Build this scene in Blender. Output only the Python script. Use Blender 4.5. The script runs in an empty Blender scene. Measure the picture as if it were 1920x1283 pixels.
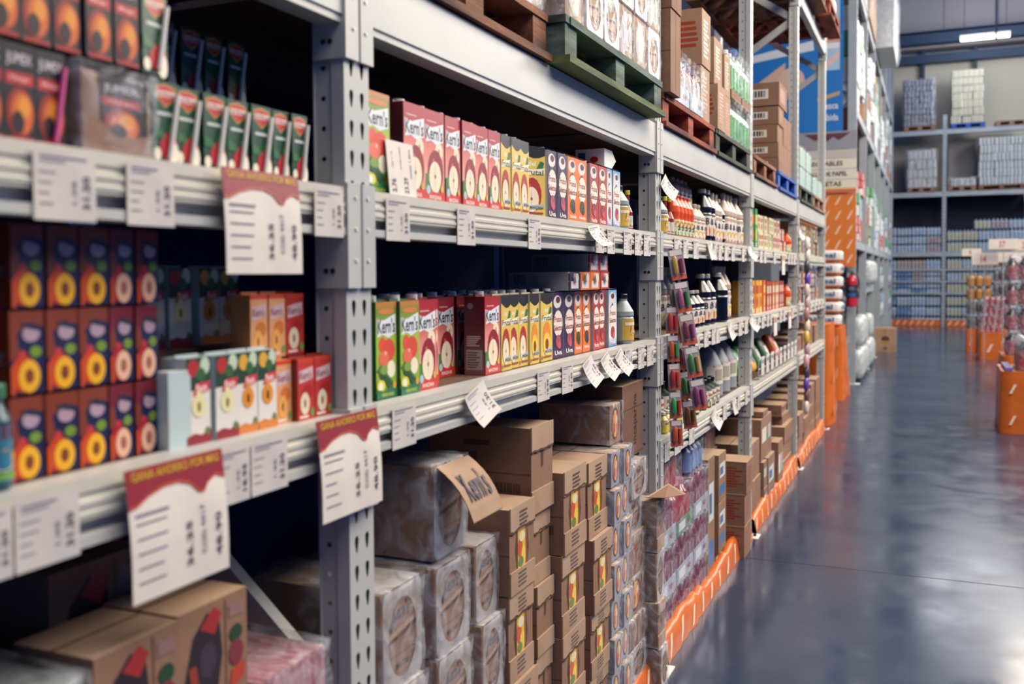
import bpy, bmesh, math, random
from mathutils import Vector, Matrix
random.seed(11)
SC = bpy.context.scene
COL = SC.collection
PI = math.pi
# ------------------------------------------------------------------ camera
cd = bpy.data.cameras.new('camera'); cam = bpy.data.objects.new('camera', cd); COL.objects.link(cam)
R3 = ((0.91689897, -0.00855799, 0.39902763), (0.39906845, 0.03563111, -0.91622857), (-0.00637672, 0.99932837, 0.03608535))
cam.matrix_world = Matrix.Translation((0, 0, 1.5)) @ Matrix(R3).to_4x4()
cd.sensor_width = 36; cd.lens = 33.75; cd.shift_y = -59.5/1920; cd.clip_start = .05; cd.clip_end = 200
cd.dof.use_dof = True; cd.dof.focus_distance = 3.1; cd.dof.aperture_fstop = 2.9
SC.camera = cam
# ------------------------------------------------------------------ world, lamps, exposure
SC.view_settings.view_transform = 'Standard'; SC.view_settings.look = 'None'
SC.view_settings.exposure = -0.12; SC.view_settings.gamma = 1.0; SC.view_settings.use_curve_mapping = False
w = bpy.data.worlds.new('world'); SC.world = w; w.use_nodes = True
w.node_tree.nodes['Background'].inputs[0].default_value = (.07, .20, .66, 1)
w.node_tree.nodes['Background'].inputs[1].default_value = .52
def area(name, loc, sx, sy, power, col=(1, .92, .80), rot=(0, 0, 0)):
    d = bpy.data.lights.new(name, 'AREA'); d.shape = 'RECTANGLE'; d.size = sx; d.size_y = sy; d.energy = power; d.color = col
    o = bpy.data.objects.new(name, d); COL.objects.link(o); o.location = loc; o.rotation_euler = rot; return o
for x, y, p, tl in [(2.3, 1.2, 360, 20), (2.4, 5.5, 500, 20), (4.3, 10.5, 850, 36), (2.4, 16, 330, 20), (2.8, 20.5, 420, 22)]:
    area('ceiling_lamp_light', (x, y, 6.2), 2.8, 5.4, p, (1, .89, .73), (0, math.radians(tl), 0))
for x, y, z, p in [(6.0, 22.5, 7.4, 1900), (1.2, 28.3, 7.5, 260)]:
    d = bpy.data.lights.new('hanging_lamp_light', 'POINT'); d.energy = p; d.color = (.97, .97, 1); d.shadow_soft_size = 1.5
    o = bpy.data.objects.new('hanging_lamp_light', d); COL.objects.link(o); o.location = (x, y, z)

# ------------------------------------------------------------------ materials
def lin(h):
    h = h.lstrip('#'); c = [int(h[i:i+2], 16)/255 for i in (0, 2, 4)]
    return tuple(x/12.92 if x <= .04045 else ((x+.055)/1.055)**2.4 for x in c) + (1,)
MATS = {}
def pm(key, hexa, rough=.5, metal=0., hex2=None, scale=8., amt=1., bump=0., bscale=40., stretch=None, coat=0., trans=0., emit=0., spec=None):
    m = bpy.data.materials.new(key); m.use_nodes = True; nt = m.node_tree; b = nt.nodes['Principled BSDF']
    b.inputs['Base Color'].default_value = lin(hexa); b.inputs['Roughness'].default_value = rough; b.inputs['Metallic'].default_value = metal
    if coat: b.inputs['Coat Weight'].default_value = coat
    if trans: b.inputs['Transmission Weight'].default_value = trans
    if spec is not None: b.inputs['Specular IOR Level'].default_value = spec
    if emit:
        b.inputs['Emission Color'].default_value = lin(hexa); b.inputs['Emission Strength'].default_value = emit
    tc = mp = None
    if hex2 or bump:
        tc = nt.nodes.new('ShaderNodeTexCoord'); mp = nt.nodes.new('ShaderNodeMapping')
        nt.links.new(tc.outputs['Object'], mp.inputs[0])
        if stretch: mp.inputs['Scale'].default_value = stretch
    if hex2:
        n = nt.nodes.new('ShaderNodeTexNoise'); n.inputs['Scale'].default_value = scale; n.inputs['Detail'].default_value = 5
        nt.links.new(mp.outputs[0], n.inputs['Vector'])
        r = nt.nodes.new('ShaderNodeValToRGB'); r.color_ramp.elements[0].position = .5-.22/amt; r.color_ramp.elements[1].position = .5+.22/amt
        r.color_ramp.elements[0].color = lin(hexa); r.color_ramp.elements[1].color = lin(hex2)
        nt.links.new(n.outputs[0], r.inputs[0]); nt.links.new(r.outputs[0], b.inputs['Base Color'])
    if bump:
        n = nt.nodes.new('ShaderNodeTexNoise'); n.inputs['Scale'].default_value = bscale; n.inputs['Detail'].default_value = 4
        nt.links.new(mp.outputs[0], n.inputs['Vector'])
        u = nt.nodes.new('ShaderNodeBump'); u.inputs['Strength'].default_value = bump; u.inputs['Distance'].default_value = .01
        nt.links.new(n.outputs[0], u.inputs['Height']); nt.links.new(u.outputs[0], b.inputs['Normal'])
    MATS[key] = m; return m
def grad(key, stops, h, rough=.35):
    m = bpy.data.materials.new(key); m.use_nodes = True; nt = m.node_tree; b = nt.nodes['Principled BSDF']; b.inputs['Roughness'].default_value = rough
    tc = nt.nodes.new('ShaderNodeTexCoord'); s = nt.nodes.new('ShaderNodeSeparateXYZ'); d = nt.nodes.new('ShaderNodeMath'); d.operation = 'DIVIDE'; d.inputs[1].default_value = h
    r = nt.nodes.new('ShaderNodeValToRGB'); nt.links.new(tc.outputs['Object'], s.inputs[0]); nt.links.new(s.outputs[2], d.inputs[0]); nt.links.new(d.outputs[0], r.inputs[0]); nt.links.new(r.outputs[0], b.inputs['Base Color'])
    e = r.color_ramp.elements; e[0].position = stops[0][0]; e[0].color = lin(stops[0][1]); e[1].position = stops[-1][0]; e[1].color = lin(stops[-1][1])
    for p, c in stops[1:-1]:
        q = e.new(p); q.color = lin(c)
    MATS[key] = m; return m
def M(key):
    if key in MATS: return MATS[key]
    if key.startswith('#'): return pm(key, key, .42) if False else _print(key)
    raise KeyError(key)
def _print(key):
    m = pm('print_'+key[1:], key, .42); MATS[key] = m; return m

pm('rack', '#b9b8b2', .42, .0, '#a9abac', 3., 1., .02, 60)
pm('rack2', '#9ea6ac', .5, .0, '#8d979f', 3.)
pm('railface', '#cfcabb', .35, 0, '#bcbab0', 5.)
pm('darkmetal', '#23262e', .5)
pm('navy', '#1c3064', .9, 0, '#172a5a', 2.)  # shade colour of the added sheets behind the shelves; the left wall shares it
pm('board', '#6a4c38', .7, 0, '#4b372b', 9., 1.2, .1, 60, (1, 6, 1))
pm('cardboard', '#8d6a54', .85, 0, '#7b5b47', 6., 1., .12, 50)
pm('cardboard_light', '#ab8e76', .85, 0, '#97795f', 6., 1., .1, 50)
pm('cardboard_dark', '#6f4d3a', .85, 0, '#5e4030', 6., 1., .12, 50)
pm('cardedge', '#4a3222', .9)
pm('brownwood', '#8f5e42', .85, 0, '#4a2f24', 8., 1.4, .3, 30, (1, .25, 2))
pm('palewood', '#9a7a62', .85, 0, '#6f5544', 10., 1.2, .3, 30, (1, .25, 2))
pm('limewood', '#6f7c4c', .85, 0, '#47553a', 12., 1.3, .3, 30, (1, .25, 2))
pm('greenwood', '#6a7c70', .85, 0, '#2b3836', 9., 1.5, .3, 30, (1, .25, 2))
pm('darkgreenwood', '#474c40', .85, 0, '#2c332e', 12., 1.3, .3, 30, (1, .25, 2))
pm('redwood', '#a04a30', .85, 0, '#4c241c', 9., 1.5, .3, 30, (1, .25, 2))
pm('bluewood', '#0f52a8', .6, 0, '#0b3d84', 12., 1., .2, 30)
pm('paper', '#cbc4bd', .7, 0, '#bbb5b3', 14.)
pm('paper2', '#dcd3c8', .7, 0, '#cdc5bd', 14.)
pm('ink', '#7d7b88', .7)
pm('ink2', '#4a4654', .7)
pm('inkblack', '#241c22', .7)
pm('navydim', '#161d30', .9, 0, '#11182a', 2.)  # shade colour of the sheets added behind the end rack
pm('white', '#e6e2da', .45)
pm('capwhite', '#d9d6ce', .35)
pm('orangeplastic', '#cf6a20', .38, 0, '#b95a1a', 4., 1., .35, 9)
pm('slash', '#e8cbb5', .4)
pm('wallcream', '#a9a79d', .9, 0, '#b6b1a0', .4)
pm('wallgrey', '#8d898c', .9, 0, '#959194', .6)
pm('beamblue', '#1b3550', .6)
pm('lampglow', '#fff4dc', .5, emit=6)
pm('black', '#14151b', .35)
pm('red', '#b3202b', .35, coat=.3)
def film():
    m = bpy.data.materials.new('film'); m.use_nodes = True; nt = m.node_tree; nt.nodes.clear()
    o = nt.nodes.new('ShaderNodeOutputMaterial'); mx = nt.nodes.new('ShaderNodeMixShader'); t = nt.nodes.new('ShaderNodeBsdfTransparent'); p = nt.nodes.new('ShaderNodeBsdfPrincipled')
    p.inputs['Base Color'].default_value = (.72, .76, .84, 1); p.inputs['Roughness'].default_value = .18; p.inputs['Specular IOR Level'].default_value = .9
    tc = nt.nodes.new('ShaderNodeTexCoord'); n = nt.nodes.new('ShaderNodeTexNoise'); n.inputs['Scale'].default_value = 15; n.inputs['Detail'].default_value = 3; n.inputs['Distortion'].default_value = 1.2
    r = nt.nodes.new('ShaderNodeMapRange'); r.inputs[1].default_value = .42; r.inputs[2].default_value = .68; r.inputs[3].default_value = .04; r.inputs[4].default_value = .34
    u = nt.nodes.new('ShaderNodeBump'); u.inputs['Strength'].default_value = .55; u.inputs['Distance'].default_value = .02
    nt.links.new(tc.outputs['Object'], n.inputs['Vector']); nt.links.new(n.outputs[0], r.inputs[0]); nt.links.new(n.outputs[0], u.inputs['Height']); nt.links.new(u.outputs[0], p.inputs['Normal'])
    nt.links.new(r.outputs[0], mx.inputs[0]); nt.links.new(t.outputs[0], mx.inputs[1]); nt.links.new(p.outputs[0], mx.inputs[2]); nt.links.new(mx.outputs[0], o.inputs[0]); MATS['film'] = m
film()
def film_white():
    m = bpy.data.materials.new('milky_film'); m.use_nodes = True; nt = m.node_tree; b = nt.nodes['Principled BSDF']; b.inputs['Base Color'].default_value = lin('#b9b6b6'); b.inputs['Roughness'].default_value = .3
    tc = nt.nodes.new('ShaderNodeTexCoord'); n = nt.nodes.new('ShaderNodeTexNoise'); n.inputs['Scale'].default_value = 18; r = nt.nodes.new('ShaderNodeMapRange'); r.inputs[1].default_value = .35; r.inputs[2].default_value = .65; r.inputs[3].default_value = .35; r.inputs[4].default_value = .8
    nt.links.new(tc.outputs['Object'], n.inputs['Vector']); nt.links.new(n.outputs[0], r.inputs[0]); nt.links.new(r.outputs[0], b.inputs['Alpha']); MATS['milkyfilm'] = m
film_white()

# ------------------------------------------------------------------ mesh helper
_tx = {}
def textpolys(s):
    if s in _tx: return _tx[s]
    c = bpy.data.curves.new('t', 'FONT'); c.body = s; c.resolution_u = 2; c.offset = .02
    o = bpy.data.objects.new('t', c); COL.objects.link(o); bpy.context.view_layer.update()
    me = o.evaluated_get(bpy.context.evaluated_depsgraph_get()).to_mesh()
    vs = [(v.co.x, v.co.y) for v in me.vertices]; fs = [tuple(p.vertices) for p in me.polygons]
    x0 = min(v[0] for v in vs); x1 = max(v[0] for v in vs); y0 = min(v[1] for v in vs); y1 = max(v[1] for v in vs)
    vs = [((a-x0)/(x1-x0), (b-y0)/(y1-y0)) for a, b in vs]
    o.evaluated_get(bpy.context.evaluated_depsgraph_get()).to_mesh_clear()
    bpy.data.objects.remove(o); bpy.data.curves.remove(c); _tx[s] = (vs, fs); return _tx[s]
class MB:
    def __init__(s): s.v = []; s.f = []; s.mi = []; s.mk = []; s.sm = []
    def mat(s, k):
        if k not in s.mk: s.mk.append(k)
        return s.mk.index(k)
    def add(s, vs, fs, k, smooth=False):
        b = len(s.v); s.v += [tuple(v) for v in vs]; i = s.mat(k)
        for f in fs: s.f.append(tuple(b+q for q in f)); s.mi.append(i); s.sm.append(smooth)
    def box(s, x0, x1, y0, y1, z0, z1, k, top=None):
        vs = [(x, y, z) for z in (z0, z1) for x, y in ((x0, y0), (x1, y0), (x1, y1), (x0, y1))]
        s.add(vs, [(0, 3, 2, 1), (0, 1, 5, 4), (1, 2, 6, 5), (2, 3, 7, 6), (3, 0, 4, 7)], k); s.add(vs, [(4, 5, 6, 7)], top or k); return s
    def bar(s, a, b, w, h, k, up=(0, 0, 1)):
        a = Vector(a); b = Vector(b); d = (b-a).normalized(); u = Vector(up); sd = d.cross(u)
        if sd.length < 1e-3: sd = d.cross(Vector((1, 0, 0)))
        sd.normalize(); u = sd.cross(d)
        vs = [p+sd*i*w/2+u*j*h/2 for p in (a, b) for i, j in ((-1, -1), (1, -1), (1, 1), (-1, 1))]
        s.add(vs, [(0, 3, 2, 1), (4, 5, 6, 7), (0, 1, 5, 4), (1, 2, 6, 5), (2, 3, 7, 6), (3, 0, 4, 7)], k); return s
    def tube(s, pts, r, k, n=8, cap=True, sm=True):
        rs = r if isinstance(r, (list, tuple)) else [r]*len(pts); ring = []; vs = []
        for i, p in enumerate(pts):
            p = Vector(p); d = (Vector(pts[min(i+1, len(pts)-1)])-Vector(pts[max(i-1, 0)])).normalized()
            a = d.cross(Vector((0, 0, 1)));  a = a if a.length > .01 else d.cross(Vector((1, 0, 0))); a.normalize(); b = d.cross(a)
            for j in range(n):
                t = 2*PI*j/n; vs.append(p+a*math.cos(t)*rs[i]+b*math.sin(t)*rs[i])
        fs = [(i*n+j, i*n+(j+1) % n, (i+1)*n+(j+1) % n, (i+1)*n+j) for i in range(len(pts)-1) for j in range(n)]
        s.add(vs, fs, k, sm)
        if cap: s.add(vs[:n], [tuple(range(n))], k); s.add(vs[-n:], [tuple(range(n))[::-1]], k)
        return s
    def lathe(s, prof, k, n=16, c=(0, 0, 0), sq=0., sm=True, kf=None):
        # prof: (r, z); sq squares the section
        vs = []
        for r, z in prof:
            for j in range(n):
                t = 2*PI*j/n; q = 1.0
                if sq: q = 1+sq*(1/max(abs(math.cos(t)), abs(math.sin(t)))-1)
                vs.append((c[0]+r*q*math.cos(t), c[1]+r*q*math.sin(t), c[2]+z))
        for i in range(len(prof)-1):
            kk = kf(i) if kf else k
            s.add([vs[i*n+j] for j in range(n)]+[vs[(i+1)*n+j] for j in range(n)], [(j, (j+1) % n, n+(j+1) % n, n+j) for j in range(n)], kk, sm)
        if prof[-1][0] > 1e-4: s.add(vs[-n:], [tuple(range(n))], kf(len(prof)-2) if kf else k)
        if prof[0][0] > 1e-4: s.add(vs[:n], [tuple(range(n))[::-1]], kf(0) if kf else k)
        return s
    def extr(s, prof, y0, y1, k, axis='y', ks=None, cap=True):
        # closed profile (x, z) extruded along y
        n = len(prof); vs = [(x, y, z) for y in (y0, y1) for x, z in prof]
        for j in range(n):
            s.add([vs[j], vs[(j+1) % n], vs[n+(j+1) % n], vs[n+j]], [(0, 1, 2, 3)], (ks[j] if ks else k))
        if cap: s.add(vs[:n], [tuple(range(n))], k); s.add(vs[n:], [tuple(range(n))[::-1]], k)
        return s
    def art(s, O, U, V, ops, off=.0004, step=.00012):
        O = Vector(O); U = Vector(U); V = Vector(V); N = U.cross(V).normalized()
        for i, op in enumerate(ops):
            o = O+N*(off+step*i); P = lambda x, y: o+U*x+V*y
            if op[0] == 'r': _, x0, y0, x1, y1, k = op; s.add([P(x0, y0), P(x1, y0), P(x1, y1), P(x0, y1)], [(0, 1, 2, 3)], k)
            elif op[0] == 'e':
                _, cx, cy, rx, ry, k = op[:6]; n = 18 if len(op) < 7 else op[6]
                s.add([P(cx+rx*math.cos(2*PI*j/n), cy+ry*math.sin(2*PI*j/n)) for j in range(n)], [tuple(range(n))], k)
            elif op[0] == 'p': s.add([P(*q) for q in op[1]], [tuple(range(len(op[1])))], op[2])
            elif op[0] == 't':
                _, t, x, y, ww, hh, k = op[:7]; sl = op[7] if len(op) > 7 else 0; vs, fs = textpolys(t)
                s.add([P(x+a*ww+sl*b*hh, y+b*hh) for a, b in vs], fs, k)
            elif op[0] == 'tr':   # text rotated 90 degrees, reading upwards
                _, t, x, y, ww, hh, k = op; vs, fs = textpolys(t); s.add([P(x+(1-b)*ww, y+a*hh) for a, b in vs], fs, k)
            elif op[0] == 'bar':
                _, x0, y0, x1, y1, k = op[:6]; rr = random.Random(3); x = x0
                while x < x1:
                    ww = (x1-x0)*rr.choice((.02, .04, .06)); s.add([P(x, y0), P(min(x+ww, x1), y0), P(min(x+ww, x1), y1), P(x, y1)], [(0, 1, 2, 3)], k); x += ww+(x1-x0)*rr.choice((.02, .035))
            elif op[0] == 'lines':   # rows of small print
                _, x0, y0, x1, y1, n, k = op; rr = random.Random(n)
                for j in range(n):
                    yy = y1-(y1-y0)*(j+.5)/n; h = (y1-y0)/n*.28; xe = x0+(x1-x0)*rr.uniform(.6, 1)
                    s.add([P(x0, yy-h), P(xe, yy-h), P(xe, yy+h), P(x0, yy+h)], [(0, 1, 2, 3)], k)
        return s
    def mesh(s, name):
        me = bpy.data.meshes.new(name); me.from_pydata(s.v, [], s.f)
        for k in s.mk: me.materials.append(M(k))
        me.polygons.foreach_set('material_index', s.mi); me.polygons.foreach_set('use_smooth', s.sm); me.update(); return me
    def obj(s, name, parent=None, loc=None, rot=None):
        o = bpy.data.objects.new(name, s.mesh(name)); COL.objects.link(o)
        if parent: o.parent = parent
        if loc: o.location = loc
        if rot: o.rotation_euler = rot
        return o
def tag(o, label=None, cat=None, group=None, kind=None):
    if label: o['label'] = label
    if cat: o['category'] = cat
    if group: o['group'] = group
    if kind: o['kind'] = kind
    return o
def thing(name, label, cat, loc=(0, 0, 0), rot=(0, 0, 0), group=None):
    o = bpy.data.objects.new(name, None); o.empty_display_size = .05; COL.objects.link(o); o.location = loc; o.rotation_euler = rot
    return tag(o, label, cat, group)
def dup(root, loc, rot, label, group=None, scale=None):
    r = root.copy(); COL.objects.link(r); r.location = loc; r.rotation_euler = rot; r.scale = scale or (1, 1, 1); r['label'] = label
    if group: r['group'] = group
    for ch in KIDS.get(root, []):
        c = ch.copy(); COL.objects.link(c); c.parent = r
        for g in KIDS.get(ch, []):
            d = g.copy(); COL.objects.link(d); d.parent = c
    return r
KIDS = {}
def part(name, mb, parent, loc=None, label=None):
    o = mb.obj(name, parent, loc); KIDS.setdefault(parent, []).append(o)
    if label: o['label'] = label
    return o
PROTO = {}
def put(key, build, loc, label, group, rot=(0, 0, 0), scale=None):
    """first call keeps the built thing, later calls copy it with its parts"""
    if key not in PROTO:
        r = build(); PROTO[key] = r; r.location = loc; r.rotation_euler = rot; r['label'] = label
        if scale: r.scale = scale
        if group: r['group'] = group
        return r
    return dup(PROTO[key], loc, rot, label, group, scale)
ORD = ['first', 'second', 'third', 'fourth', 'fifth', 'sixth', 'seventh', 'eighth', 'ninth', 'tenth', 'eleventh', 'twelfth', 'thirteenth', 'fourteenth', 'fifteenth', 'sixteenth', 'seventeenth', 'eighteenth', 'nineteenth', 'twentieth']

# ------------------------------------------------------------------ the building
def struct(name, mb): o = mb.obj(name); o['kind'] = 'structure'; return o
def floor_mat():
    m = bpy.data.materials.new('polished_concrete'); m.use_nodes = True; nt = m.node_tree; b = nt.nodes['Principled BSDF']
    tc = nt.nodes.new('ShaderNodeTexCoord')
    def nz(sc, det, vec=None, dist=0):
        n = nt.nodes.new('ShaderNodeTexNoise'); n.inputs['Scale'].default_value = sc; n.inputs['Detail'].default_value = det; n.inputs['Distortion'].default_value = dist
        nt.links.new(vec or tc.outputs['Object'], n.inputs['Vector']); return n.outputs[0]
    r = nt.nodes.new('ShaderNodeValToRGB'); r.color_ramp.elements[0].position = .3; r.color_ramp.elements[1].position = .72
    r.color_ramp.elements[0].color = lin('#233049'); r.color_ramp.elements[1].color = lin('#3b4254')
    nt.links.new(nz(1.3, 8, dist=.6), r.inputs[0]); b.inputs['Specular IOR Level'].default_value = .42 
    sp = nt.nodes.new('ShaderNodeMapRange'); sp.inputs[1].default_value = .35; sp.inputs[2].default_value = .75; sp.inputs[3].default_value = .12; sp.inputs[4].default_value = .27
    nt.links.new(nz(3.2, 9, dist=.3), sp.inputs[0]); nt.links.new(sp.outputs[0], b.inputs['Roughness']); nt.links.new(r.outputs[0], b.inputs['Base Color'])
    u = nt.nodes.new('ShaderNodeBump'); u.inputs['Strength'].default_value = .015; u.inputs['Distance'].default_value = .01; nt.links.new(nz(14, 5), u.inputs['Height']); nt.links.new(u.outputs[0], b.inputs['Normal'])
    MATS['floor'] = m
floor_mat()
mb = MB(); mb.add([(-9, -4, 0), (9, -4, 0), (9, 34, 0), (-9, 34, 0)], [(0, 1, 2, 3)], 'floor'); struct('floor', mb)
mb = MB()   # thin expansion joints sawn in the slab
for y in (5.1, 10.9, 16.7, 22.5): mb.box(-.9, 3, y, y+.006, .0002, .0008, 'darkmetal')
struct('trim_1', mb)
FY = 31.0
mb = MB(); mb.box(-9, 9, FY, FY+.2, 0, 7.95, 'wallcream'); struct('wall_back', mb)
mb = MB(); mb.box(-9, 9, FY-.5, FY+.2, 8.0, 13, 'wallgrey')
for i in range(-6, 7): mb.box(i*1.4+.3, i*1.4+.312, FY-.51, FY-.5, 8.0, 13, 'darkmetal')
struct('wall_back_upper', mb)
mb = MB(); mb.box(-9.2, -9, -4, 31.2, 0, 13, 'navy'); struct('wall_left', mb)
mb = MB(); mb.box(-9, 9, FY-.9, FY-.55, 8.05, 8.38, 'beamblue'); mb.box(-9, 9, FY-.9, FY-.45, 8.33, 8.4, 'beamblue'); struct('trim_2', mb)
mb = MB(); mb.box(-9, 9, FY-.4, FY-.05, 7.6, 7.85, 'beamblue')
for x in (-5, -2.4, -.28, 1.1, 3.7): mb.box(x, x+.09, FY-.2, FY, 5.9, 8.0, 'beamblue')
struct('trim_3', mb)
mb = MB(); mb.box(-9, 9, 25.3, 25.6, 9.05, 9.3, 'beamblue'); mb.box(1.35, 1.4, 25.42, 25.47, 7.0, 9.1, 'beamblue'); struct('trim_4', mb)

# hanging fluorescent lamp
t = thing('pendant_lamp', 'long white fluorescent lamp glowing below the grey roof panel', 'lamp', (1.27, 28.4, 7.7))
mb = MB(); mb.tube([(-.58, 0, 0), (.58, 0, 0)], .055, 'lampglow', 10); part('lamp_tube', mb, t)
mb = MB(); mb.box(-.6, .6, -.05, .05, .055, .1, 'white'); part('lamp_housing', mb, t)
for x in (-.5, .5):
    mb = MB(); mb.tube([(x, 0, .1), (x, 0, 3)], .008, 'darkmetal', 6); part('hanging_wire', mb, t)

# ------------------------------------------------------------------ pallet rack
XF = -.93; PW = .079; PD = .062
def holed(mb, O, U, V, L, pitch, cols, poly, k, phase=0.):
    """perforated strip: U across, V along; cols = [(u0, u1, uc)], poly = hole outline (u, v) about its centre"""
    O = Vector(O); U = Vector(U); V = Vector(V); n = int(L/pitch); up = [p for p in poly]
    for u0, u1, uc in cols:
        for i in range(n):
            v0 = phase+i*pitch; v1 = v0+pitch; vc = (v0+v1)/2
            hp = [(uc+a, vc+b) for a, b in poly]; top = max(range(len(hp)), key=lambda j: hp[j][1]); hp = hp[top:]+hp[:top]
            bot = min(range(len(hp)), key=lambda j: hp[j][1])       # poly runs counter-clockwise from the top
            left = hp[:bot+1]; right = [hp[0]]+hp[bot:][::-1]
            P = lambda q: O+U*q[0]+V*q[1]
            fl = [(uc, v1), (u0, v1), (u0, v0), (uc, v0)]+left[::-1]
            fr = [(uc, v0), (u1, v0), (u1, v1), (uc, v1)]+right
            mb.add([P(q) for q in fl], [tuple(range(len(fl)))], k); mb.add([P(q) for q in fr], [tuple(range(len(fr)))], k)
    return n*pitch
TEAR = [(0, .0155), (-.0045, .0135), (-.0062, .009), (-.006, .004), (-.0035, -.008), (-.0018, -.014), (0, -.0155), (.0018, -.014), (.0035, -.008), (.006, .004), (.0062, .009), (.0045, .0135)]
RND = [(.0048*math.cos(PI/2+2*PI*j/10), .0048*math.sin(PI/2+2*PI*j/10)) for j in range(10)]
def post_mesh(H, holes=True):
    """x 0 is the face on the aisle, y centred"""
    mb = MB(); w2 = PW/2
    if holes:
        L = holed(mb, (0, -w2, 0), (0, 1, 0), (0, 0, 1), H, .0525, [(0, .0395, .0225), (.0395, .079, .0565)], TEAR, 'rack')
        for s in (-1, 1):
            holed(mb, (-PD, s*(w2-.004), 0), (1, 0, 0), (0, 0, 1), L, .0525, [(0, .036, .017)], RND, 'rack', 0)
            mb.add([(-PD+.036, s*(w2-.004), 0), (-PD+.036, s*w2, 0), (-PD+.036, s*w2, L), (-PD+.036, s*(w2-.004), L)], [(0, 1, 2, 3)], 'rack')
            mb.add([(-PD+.036, s*w2, 0), (0, s*w2, 0), (0, s*w2, L), (-PD+.036, s*w2, L)], [(0, 1, 2, 3)], 'rack')
            mb.box(-PD-.002, -PD, min(s*w2, s*(w2-.02)), max(s*w2, s*(w2-.02)), 0, L, 'rack')
    else:
        mb.box(-PD, 0, -w2, w2, 0, H, 'rack')
    return mb
POSTS = [1.455, 3.505, 5.53, 7.6, 9.66]
RD = 1.05    # depth of the rack
pmesh = pmback = None
places = ['beside the stacked green juice cartons', 'at the far end of the red apple juice shelf', 'between the syrup bottles and the tea boxes', 'before the fifth shelf bay', 'ending the shelf row beside the orange drape']
for i, y in enumerate(POSTS):
    H = 4.725 if i < 4 else 5.25
    t = thing('rack_upright', 'grey perforated steel rack upright ' + places[i], 'rack upright', (XF, y, 0), group='uprights of the near rack row')
    mb = post_mesh(H); part('post', mb, t)
    mb = post_mesh(H, False); part('post', mb, t, (-RD+PD, 0, 0))
    mb = MB(); mb.box(-.06, .05, -.055, .055, 0, .005, 'capwhite'); bp = part('base_plate', mb, t); mb = MB(); mb.tube([(.025, 0, .005), (.025, 0, .018)], .009, 'darkmetal', 8); part('anchor_bolt', mb, bp)
    zz = [(.2, .95), (.95+.0, 1.0)]
    k = 0; z = .15
    while z+.9 < H:
        if z < 1.9 and not (i == 0 and k == 1):
            z += .66; k += 1; continue
        a, b = ((-PD, z), (-RD+PD, z+.62)) if k % 2 else ((-RD+PD, z), (-PD, z+.62))
        if i == 0 and k == 1: a, b = (-PD, .72), (-RD+PD, 1.52)
        mb = MB(); mb.bar((a[0], 0, a[1]), (b[0], 0, b[1]), .028, .05, 'rack'); part('brace', mb, t)
        z += .66; k += 1
RAIL = [(0, 0), (0, -.017), (-.003, -.019), (-.003, -.026), (.002, -.028), (.002, -.034), (0, -.036), (0, -.041), (.002, -.042), (.002, -.047), (0, -.049), (0, -.052), (-.016, -.054), (-.016, -.068), (.002, -.070), (.002, -.083), (-.045, -.083), (-.045, 0)]
def beam(y0, y1, z, kind, label, far=False, w0=True, w1=True):
    """z = top of the beam"""
    t = thing('rack_beam', label, 'rack beam', (XF+.002, y0, z), group='beams of the near rack row')
    L = y1-y0; mb = MB()
    if kind == 'rail':
        mb.extr(RAIL, 0, L, 'railface', ks=['railface']*12+['rack']*6); h = .083
    else:
        h = .118; mb.extr([(0, 0), (0, -h+.014), (-.004, -h+.012), (-.004, -h), (-.05, -h), (-.05, 0)], 0, L, 'rack')
        mb.box(-.05, -.022, 0, L, 0, .004, 'rack')
    part('beam', mb, t)
    for s, yy in ((0, 0), (1, L)):
        if (s == 0 and not w0) or (s == 1 and not w1): continue
        mb = MB(); e = .036
        za, zb = (.008, -.175) if kind == 'rail' else (.01, -.178)
        d = -1 if s == 0 else 1    # towards the post
        mb.box(-.002, .006, min(yy, yy+d*e), max(yy, yy+d*e), zb, za, 'rack')
        mb.box(-.062, .006, min(yy, yy-d*.005), max(yy, yy-d*.005), zb+.0, za, 'rack')
        for zz in (za-.025, za-.08, za-.135): 
            mb.lathe([(.0035, 0), (.0035, .0015), (.001, .003)], 'rack', 8, (0, 0, 0)) if False else mb.tube([(.006, yy+d*.02, zz), (.0085, yy+d*.02, zz)], .0032, 'capwhite', 8)
        for q in (0, .014): mb.tube([(-.040+q, yy-d*.005, zb+.03), (-.040+q, yy-d*.0065, zb+.03)], .0052, 'darkmetal', 8)
        part('end_connector', mb, t)
    return t
BAY = ['first', 'second', 'third', 'fourth', 'fifth']
LV = {1: 1.655, 2: 1.26, 3: .868}
EDGES = [-.6]+POSTS
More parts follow.
